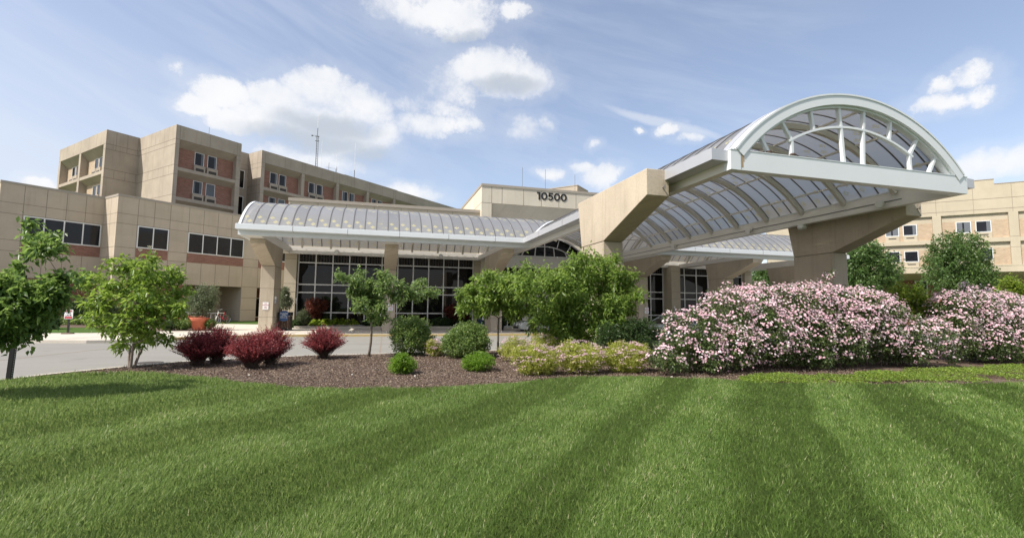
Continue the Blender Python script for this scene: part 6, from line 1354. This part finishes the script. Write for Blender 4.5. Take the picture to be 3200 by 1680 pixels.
# -------- ground cover under the roses (one mass)
rng = np.random.default_rng(100); n = 36000
GT = np.array([(8.6, 9.9), (9.8, 10.25), (11.2, 10.05), (12.0, 9.75), (13.7, 10.5), (14.2, 10.3), (16.1, 10.5), (17.5, 10.4), (19, 10.7), (24, 10.9)]); GB = np.array([(8.6, 9.25), (9.3, 8.95), (10.6, 8.65), (12.0, 8.9), (12.8, 8.75), (14.2, 8.5), (15.5, 8.45), (19, 8.3), (24, 8.2)])
X = rng.uniform(8.3, 24, n); yt = np.interp(X, GT[:, 0], GT[:, 1]); yb = np.interp(X, GB[:, 0], GB[:, 1]); q = rng.random(n)
ed = 0.12 * np.sin(X * 5.1) + 0.10 * np.sin(X * 11.7 + 1.0); Y = yb + ed + (yt - yb) * q
gap = np.sin(X * 1.9 + 0.6) * np.sin(Y * 3.1 + X) ; keep = gap < 0.72; X, Y, q = X[keep], Y[keep], q[keep]; n = len(X)
Hh_ = (0.05 + 0.11 * np.clip(np.sin(X * 2.1 + 0.4) * 0.5 + 0.5, 0, 1) * np.sin(PI * np.clip(q, 0.08, 0.95)) + 0.03 * np.sin(X * 9 + Y * 7)) * rng.uniform(0.5, 1.1, n)
P = np.stack([X, Y, np.maximum(0.005, Hh_)], 1); A = rng.normal(0, 1, (n, 3)) * np.array([1, 1, 0.5]) + np.array([0, 0, 0.4])
o = leaf_mesh('ground_cover', P, A, upn(rng, n, 0.6), 0.050, 0.026, LEAF['cover'], rng); tag(o, kind='stuff')

# -------- mulch chips (one mass)
def inside(X, Y, poly):
    c = np.zeros(len(X), bool); m = len(poly)
    for i in range(m):
        (x0, y0), (x1, y1) = poly[i], poly[(i + 1) % m]
        if y0 == y1: continue
        c ^= ((y0 > Y) != (y1 > Y)) & (X < (x1 - x0) * (Y - y0) / (y1 - y0) + x0)
    return c
bed = [(-8.0, 12.9)] + INNER[3:13] + [(12, 20), (24, 18)] + [(24, 7.62)] + LAWN_EDGE[2:-2][::-1]
n = 260000; X = rng.uniform(-8, 14, n); Y = rng.uniform(7.6, 19.5, n); k = inside(X, Y, bed) & (rng.random(n) < np.clip(12.0 / Y, 0, 1) ** 1.5); X, Y = X[k], Y[k]; n = len(X)
P = np.stack([X, Y, rng.uniform(-0.012, 0.022, n)], 1); A = rng.normal(0, 1, (n, 3)) * np.array([1, 1, 0.35])
o = leaf_mesh('mulch_chips', P, A, upn(rng, n, 0.55), 0.042 * np.maximum(1, Y / 13), 0.017, LEAF['chip'], rng, fold=0.05, droop=0); tag(o, kind='stuff')
st2 = [(-6.35, 13.9, 0.05), (-6.2, 13.95, 0.035), (-3.0, 13.0, 0.03), (-0.6, 12.6, 0.03), (0.9, 12.1, 0.028), (5.9, 10.9, 0.03), (7.2, 10.7, 0.03)]
for (x, y, r) in st2:
    b = MB(); b.lathe([(r * 0.8, -0.01), (r, 0.012), (r * 0.6, 0.03), (0.004, 0.036)], M['stone'], (x, y, 0), 7); tag(b.build('pale_stone'), 'small pale stone lying on the brown mulch', 'stone', 'pale stones on the mulch')

# -------- lawn: grass blades, mown in stripes along the diagonal (one mass)
rng = np.random.default_rng(200)
lawn_poly = [(-13, 1.2), (26, 1.2), (26, 7.6)] + LAWN_EDGE[::-1] + [(-13, 12.6)]
SDX, SDY = math.sin(R(42.6)), math.cos(R(42.6))
BND = [-9.0, -7.9, -6.9, -5.77, -4.48, -3.34, -2.0, -1.29, -0.38, 0.86, 1.78, 2.9, 4.0, 5.2, 6.3, 7.5, 8.6]
def stripe(X, Y):
    u = X * SDY - Y * SDX + 0.06 * np.sin(Y * 1.3) + 0.05 * np.sin(X * 2.3 + Y); s = np.zeros(len(X))
    for i in range(len(BND) - 1):
        lo = 1 / (1 + np.exp(-(u - BND[i]) / 0.05)); hi = 1 / (1 + np.exp(-(u - BND[i + 1]) / 0.05)); s += (lo - hi) * (1 if i % 2 else -1)
    s = s * 0.75 + 0.28 * np.sin(u * 2 * PI / 0.42 + 0.8 * np.sin(Y * 0.7)) + 0.15 * np.sin(u * 2 * PI / 0.17)
    return np.clip(s, -1, 1)
NB = 1350000
th = rng.uniform(-0.80, 1.32, NB * 2); rr_ = np.sqrt(1 + 16 * (np.exp(rng.uniform(0, math.log((1 + 20 ** 2 / 16) / (1 + 2.3 ** 2 / 16)), NB * 2)) * (1 + 2.3 ** 2 / 16) - 1) - 1) if False else 4 * np.sqrt((1 + 2.3 ** 2 / 16) * np.exp(rng.uniform(0, 1, NB * 2) * math.log((1 + 17 ** 2 / 16) / (1 + 2.3 ** 2 / 16))) - 1)
X = rr_ * np.sin(th); Y = rr_ * np.cos(th); k = inside(X, Y, lawn_poly); X, Y, D_ = X[k][:NB], Y[k][:NB], rr_[k][:NB]; n = len(X)
s = stripe(X, Y)
patch = np.sin(X * 1.7 + 3 * np.sin(Y * 0.9)) * np.sin(Y * 1.4 + 2 * np.sin(X * 0.8)); fine = np.sin(X * 6.1 + 2 * np.sin(Y * 4.3)) * np.sin(Y * 7.3 + 2 * np.sin(X * 5.1))
Lb = (0.092 + 0.016 * patch + 0.006 * fine) * rng.uniform(0.6, 1.35, n) * (1.0 + 0.02 * D_)
Wb = 0.0027 * (1 + D_ / 4.4) * rng.uniform(0.7, 1.3, n)
az = rng.uniform(0, 2 * PI, n); lean = rng.uniform(0.10, 0.70, n)
dx = np.cos(az) * lean + SDX * s * 0.42; dy = np.sin(az) * lean + SDY * s * 0.42
A = unit(np.stack([dx, dy, np.full(n, 0.95)], 1)); Sd = unit(np.stack([-dy + rng.normal(0, 0.3, n), dx + rng.normal(0, 0.3, n), np.zeros(n)], 1))
P = np.stack([X, Y, np.full(n, -0.012)], 1); Mi = P + A * (Lb * 0.55)[:, None]; Tp = P + A * Lb[:, None] + np.stack([dx * 0.20 * Lb, dy * 0.20 * Lb, -0.05 * Lb], 1)
V = np.empty((n, 5, 3)); V[:, 0] = P - Sd * Wb[:, None]; V[:, 1] = P + Sd * Wb[:, None]; V[:, 2] = Mi + Sd * Wb[:, None] * 0.8; V[:, 3] = Mi - Sd * Wb[:, None] * 0.8; V[:, 4] = Tp
bI = np.arange(n)[:, None] * 5; F = np.concatenate([bI + [0, 1, 2], bI + [0, 2, 3], bI + [3, 2, 4]], 1).reshape(-1, 3)
dry = np.sin(X * 0.9 + 1.3 * np.sin(Y * 0.7 + 2)) * np.sin(Y * 1.1 + 1.7 * np.sin(X * 0.6 + 1)) * np.sin(X * 2.3 - Y * 1.7)
r = np.clip(0.36 + 0.10 * patch + 0.26 * np.clip(dry - 0.35, 0, 1) + 0.04 * fine + 0.07 * s + rng.normal(0, 0.26, n), 0, 1); uv = np.repeat(np.stack([r, rng.random(n)], 1), 9, 0)
o = fast_mesh('grass', V.reshape(-1, 3), F, [LEAF['grass']], uv); tag(o, kind='stuff')
